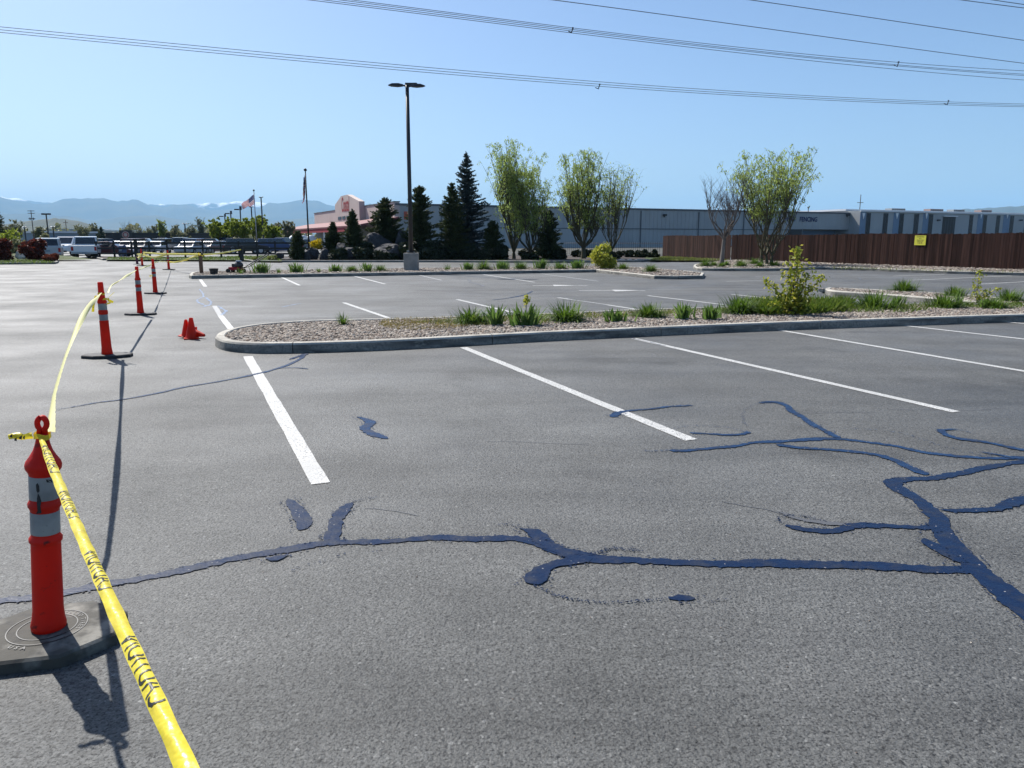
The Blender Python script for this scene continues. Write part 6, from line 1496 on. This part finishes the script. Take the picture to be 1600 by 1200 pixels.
m = MB(); kn = [(.047 * math.cos(R(20 * k)), .047 * math.sin(R(20 * k)), .875 + .01 * math.sin(R(60 * k))) for k in range(19)]
m.v = [tuple(Vector(v) + c) for v in kn] + [tuple(Vector(v) + c + Vector((0, 0, .02))) for v in kn]; m.f = [(k, k + 1, 20 + k, 19 + k) for k in range(18)]; m.m = [0] * 18
tag(m.build("tape_knot", MAT['tape'], None), "yellow tape knotted round the second post below its tip", "caution tape", 'yellow caution tape spans')

# ---- lawn mower on the far island
g = G(378, 426.5, .13)
lm = thing("lawn_mower", "dark push mower with long handle left on the far island", "lawn mower", g, R(-4))
m = MB(); m.box((-.28, 0, .20), (.62, .46, .14), taper=(.8, .8)); bevel(m.build("deck", MAT['sign_red'], lm), .03)
m = MB(); m.lathe([(.16, 0), (.19, .03), (.19, .13), (.14, .20), (.05, .22)], 16, (-.12, 0, .27)); m.box((-.30, 0, .34), (.22, .2, .14)); m.build("engine", MAT['darkmetal'], lm)
m = MB(); m.lathe([(.11, 0), (.13, .02), (.11, .07)], 16, (-.12, 0, .49)); m.build("starter_cover", MAT['steel'], lm)
for sx_ in (-.52, -.02):
    for sy_ in (-.26, .26):
        m = MB(); m.tube([(sx_, sy_ - .025, .10), (sx_, sy_ + .025, .10)], .10, 14); m.build("wheel", MAT['tyre'], lm)
m = MB()
for sy_ in (-.2, .2): m.tube([(.02, sy_, .22), (.30, sy_, .30), (1.22, sy_, .82)], .022, 6)
m.tube([(1.22, -.2, .82), (1.26, 0, .85), (1.22, .2, .82)], .024, 6); m.build("handle", MAT['darkmetal'], lm)
# dark plastic pot by the wooden post
g = G(334.5, 429, .13); m = MB(); m.lathe([(.14, 0), (.19, .24), (.20, .26), (.17, .26), (.15, .2)], 14); o = m.build("plant_pot", MAT['rubber'], None); o.location = g; tag(o, "small dark pot right of the wooden post", "plant pot")
# blue collection box
g, h = tall(190.5, 384.5, 69, .1); bx_ = thing("collection_box", "blue metal collection box standing on the grass strip by the parked cars", "collection box", g, R(-20))
m = MB(); w = 8.5 * 69 / 1190; m.box((0, 0, h * .55), (w, w * .9, h * .7)); bevel(m.build("box_body", MAT['bluebox'], bx_), .04)
m = MB(); m.tube([(-w / 2, 0, h * .88), (w / 2, 0, h * .88)], w * .44, 14); m.build("rounded_top", MAT['bluebox'], bx_)
m = MB(); m.box((0, -w * .47, h * .62), (w * .6, .03, h * .16)); m.build("label_plate", MAT['paleblue'], bx_)
m = MB(); [m.box((a * w * .4, b * w * .36, h * .1), (.07, .07, h * .2)) for a in (-1, 1) for b in (-1, 1)]; m.build("leg", MAT['bluebox'], bx_)

# ================================================================ VEHICLES
CARM = {}
def paintm(name, c):
    if name not in CARM: CARM[name] = mat("car_paint_" + name, c, .35, .0, spec=.5, coat=.6)
    return CARM[name]
COLS = {'white': (.72, .73, .74), 'silver': (.40, .42, .44), 'grey': (.14, .15, .16), 'black': (.015, .016, .018), 'red': (.25, .02, .02), 'maroon': (.12, .025, .025), 'blue': (.03, .06, .16), 'tan': (.35, .30, .22)}
def car(kind, col, label, loc, rz, name=None, group='cars parked beyond the rail fence'):
    """x forward, origin under the middle"""
    nm = {'suv': 'parked_wagon', 'pickup': 'parked_pickup', 'sedan': 'parked_car'}[kind]; cat = {'suv': 'wagon', 'pickup': 'pickup truck', 'sedan': 'car'}[kind]
    t = thing(nm, label, cat, loc, rz, group); P = paintm(col, COLS[col])
    if kind == 'pickup': L, W, gc, bh, th = 5.7, 1.96, .42, 1.12, 1.88; cab = [(-.35, bh), (-.20, th - .03), (1.0, th), (1.75, bh + .02)]; body = [(-2.85, gc), (-2.83, bh), (-.4, bh), (1.8, bh), (2.70, bh - .10), (2.85, .80), (2.85, gc)]
    elif kind == 'suv': L, W, gc, bh, th = 4.9, 1.9, .35, 1.02, 1.75; cab = [(-2.30, bh), (-2.05, th - .05), (.55, th), (1.30, bh + .02)]; body = [(-2.42, gc), (-2.40, bh), (1.35, bh), (2.25, bh - .14), (2.43, .72), (2.43, gc)]
    else: L, W, gc, bh, th = 4.7, 1.82, .28, .88, 1.44; cab = [(-1.75, bh), (-1.0, th - .04), (.35, th), (1.25, bh + .01)]; body = [(-2.33, gc), (-2.35, bh - .02), (-1.7, bh + .02), (1.3, bh), (2.15, bh - .17), (2.33, .60), (2.33, gc)]
    # wheel arches cut in the lower edge
    ax = (L * .30, -L * .30); R_ = .38 if kind != 'sedan' else .33
    low = []
    for cx_ in ax: low += [(cx_ + R_ * 1.12 * math.cos(a), max(gc, R_ + R_ * 1.12 * math.sin(a))) for a in [R(-5 + 190 * k / 8) for k in range(9)]]
    prof = body + low[::-1][0:0]
    poly = body[:]; lo_pts = []
    for cx_ in (-L * .30, L * .30):
        for k in range(9):
            a = R(185 - 190 * k / 8); lo_pts.append((cx_ + R_ * 1.12 * math.cos(a), max(gc, R_ + R_ * 1.12 * math.sin(a))))
    poly = body + lo_pts[::-1]
    m = MB(); m.prism([(x, -W / 2, z) for x, z in poly], (0, W, 0)); b = m.build("body", P, t, fixn=True); bevel(b, .05, 2, .6)
    ins = .14; m = MB(); c = cab
    vs = [(c[0][0], -W / 2 + .05, c[0][1] - .03), (c[1][0], -W / 2 + ins, c[1][1]), (c[2][0], -W / 2 + ins, c[2][1]), (c[3][0], -W / 2 + .05, c[3][1] - .03)]
    vs += [(x, -y, z) for x, y, z in vs]; m.add(vs, [(0, 1, 2, 3), (7, 6, 5, 4), (0, 4, 5, 1), (1, 5, 6, 2), (2, 6, 7, 3), (3, 7, 4, 0)]); cb = m.build("cabin", P, t, fixn=True); bevel(cb, .04, 2, .4)
    # windows: side, rear, wind shield as panes slightly proud
    def pane(q, nm_="window"):
        q = [Vector(v) for v in q]; cen = sum(q, Vector()) / 4; nn = (q[1] - q[0]).cross(q[2] - q[0]).normalized(); ref = cen - Vector(((c[0][0] + c[3][0]) / 2, 0, (bh + th) / 2 - .2)); nn = nn if nn.dot(ref) > 0 else -nn
        q = [cen + (v - cen) * 1.0 + nn * .012 for v in q]; m = MB(); m.prism(q, -nn * .03); m.build(nm_, MAT['glass'], t, fixn=True)
    V8 = [Vector(v) for v in vs]
    def bil(a, b, c_, d, u0, u1, w0, w1):
        f = lambda u, w: (a.lerp(d, u)).lerp(b.lerp(c_, u), w); return [f(u0, w0), f(u1, w0), f(u1, w1), f(u0, w1)]
    for s in (0, 4):
        a, b_, c2, d = V8[s], V8[s + 1], V8[s + 2], V8[s + 3]
        n = 3 if kind == 'suv' else 2
        for k in range(n): pane(bil(a, b_, c2, d, .05 + k * .9 / n + .01, .05 + (k + 1) * .9 / n - .02, .18, .88))
    pane(bil(V8[0], V8[1], V8[5], V8[4], .07, .93, .18, .9), "rear_window"); pane(bil(V8[3], V8[2], V8[6], V8[7], .07, .93, .15, .9), "windscreen")
    for cx_ in ax:
        for sy in (-1, 1):
            m = MB(); m.tube([(cx_, sy * (W / 2 - .22), R_), (cx_, sy * (W / 2 - .01), R_)], R_, 18); w = m.build("wheel", MAT['tyre'], t); m = MB(); m.tube([(cx_, sy * (W / 2 - .02), R_), (cx_, sy * (W / 2 + .004), R_)], R_ * .6, 12); m.build("rim", MAT['rim'], w)
    zl = bh - .22
    for sy in (-1, 1):
        m = MB(); m.box((-L / 2 + .0, sy * (W / 2 - .12), zl - .05), (.06, .17, .34 if kind != 'sedan' else .16)); m.build("tail_light", MAT['redlight'], t)
        m = MB(); m.box((L / 2 - .04, sy * (W / 2 - .22), .70 if kind != 'sedan' else .58), (.10, .30, .14)); m.build("headlight", MAT['clearlight'], t)
    m = MB(); m.box((-L / 2 - .04, 0, .50), (.14, W * .96, .18)); bevel(m.build("bumper", MAT['steel'] if kind == 'pickup' else P, t), .03); m = MB(); m.box((L / 2 + .0, 0, .45), (.10, W * .94, .16)); bevel(m.build("bumper", MAT['darkmetal'], t), .03)
    if kind == 'pickup':
        m = MB(); m.box((-1.6, 0, bh + .004), (2.3, W - .22, .02)); m.build("bed_opening", MAT['black'], t); m = MB(); m.box((-L / 2 + .012, 0, .88), (.02, W * .62, .40)); m.build("tailgate", P, t)
    m = MB(); m.box((-L / 2 - .0, 0, .70 if kind != 'pickup' else .47), (.03 if kind != 'pickup' else .24, .32, .15)); m.build("licence_plate", MAT['paleblue'], t)
    for sy in (-1, 1): m = MB(); m.box((c[3][0] - .15, sy * (W / 2 + .07), bh + .08), (.10, .16, .12)); m.build("mirror", P, t)
    return t
def carat(kind, col, px, Y, head, label, group='cars parked beyond the rail fence'):
    g = AT(px, 380, Y); g.z = 0; return car(kind, col, label, g, head, group=group)
sightL = math.atan2(.85, -.53)
pk = carat('pickup', 'white', 134, 68, sightL - R(7), "white pickup seen from behind at the left, nearest of the vehicles", 'vehicles at the left exit')
wg = carat('suv', 'silver', 76, 66, sightL - R(4), "silver wagon half hidden by the red shrubs", 'vehicles at the left exit')
def again(src, px, Y, head, label, group): g = AT(px, 380, Y); g.z = 0; return dup(src, g, head, label, group=group)
again(pk, 112, 80, sightL + R(150), "white pickup facing the camera between the silver wagon and the nearest pickup", 'vehicles at the left exit')
again(wg, 92, 92, sightL - R(30), "pale wagon farther back beside the silver wagon", 'vehicles at the left exit')
proto = {}
for kd, cl in (('sedan', 'maroon'), ('sedan', 'grey'), ('sedan', 'white'), ('suv', 'black'), ('suv', 'white'), ('suv', 'blue'), ('pickup', 'grey'), ('sedan', 'silver'), ('suv', 'maroon'), ('pickup', 'blue')): proto[(kd, cl)] = None
GC = 'cars parked beyond the rail fence'
rows = [('sedan', 'maroon', 168, 72, 10), ('suv', 'black', 150, 100, 160), ('sedan', 'white', 176, 112, 20), ('suv', 'white', 226, 112, 15), ('sedan', 'silver', 203, 96, 100), ('sedan', 'grey', 222, 88, 95), ('suv', 'maroon', 214, 102, 80), ('sedan', 'white', 245, 92, 100),
        ('suv', 'black', 257, 104, 95), ('suv', 'white', 287, 118, 20), ('pickup', 'grey', 281, 98, 100), ('suv', 'blue', 307, 96, 90), ('suv', 'black', 330, 106, 10), ('sedan', 'silver', 301, 84, 85), ('sedan', 'white', 345, 96, 30), ('sedan', 'maroon', 331, 90, 80),
        ('pickup', 'blue', 352, 118, 100), ('suv', 'black', 385, 88, 20), ('sedan', 'grey', 400, 92, 70), ('sedan', 'white', 418, 112, 10), ('suv', 'blue', 433, 90, 20), ('pickup', 'grey', 446, 104, 170), ('sedan', 'silver', 365, 108, 95), ('sedan', 'white', 235, 124, 10), ('suv', 'maroon', 270, 130, 5), ('sedan', 'grey', 320, 130, 15), ('suv', 'white', 462, 120, 160), ('sedan', 'blue', 190, 104, 95), ('pickup', 'blue', 250, 135, 12)]
rows.sort(key=lambda q: q[2]); nth = {}; order = {}
for q in rows: order.setdefault((q[0], q[1]), []).append(q)
ords = ["first", "second", "third", "fourth", "fifth"]
for q in rows:
    kd, cl, px, Y, hd = q; key = (kd, cl); L_ = order[key]; word = {'suv': 'wagon', 'pickup': 'pickup', 'sedan': 'sedan'}[kd]
    lb = f"{cl} {word} parked beyond the rail fence" if len(L_) == 1 else f"{ords[L_.index(q)]} {cl} {word} from the left beyond the rail fence"
    g = AT(px, 380, Y); g.z = 0
    if proto.get(key) is None: proto[key] = car(kd, cl, lb, g, R(hd), group=GC)
    else: dup(proto[key], g, R(hd), lb, group=GC)

# ================================================================ HAZE
def haze():
    m = bpy.data.materials.new("haze"); m.use_nodes = True; n = m.node_tree; n.nodes.remove(n.nodes["Principled BSDF"])
    pv = n.nodes.new("ShaderNodeVolumePrincipled"); pv.inputs["Color"].default_value = (.36, .67, 1.0, 1); pv.inputs["Density"].default_value = 5.2e-5; pv.inputs["Anisotropy"].default_value = 0.0
    n.links.new(pv.outputs[0], n.nodes["Material Output"].inputs["Volume"])
    b = MB(); b.box((0, 0, 639), (51000, 51000, 1280)); o = b.build("haze", m); o['kind'] = 'stuff'
haze()
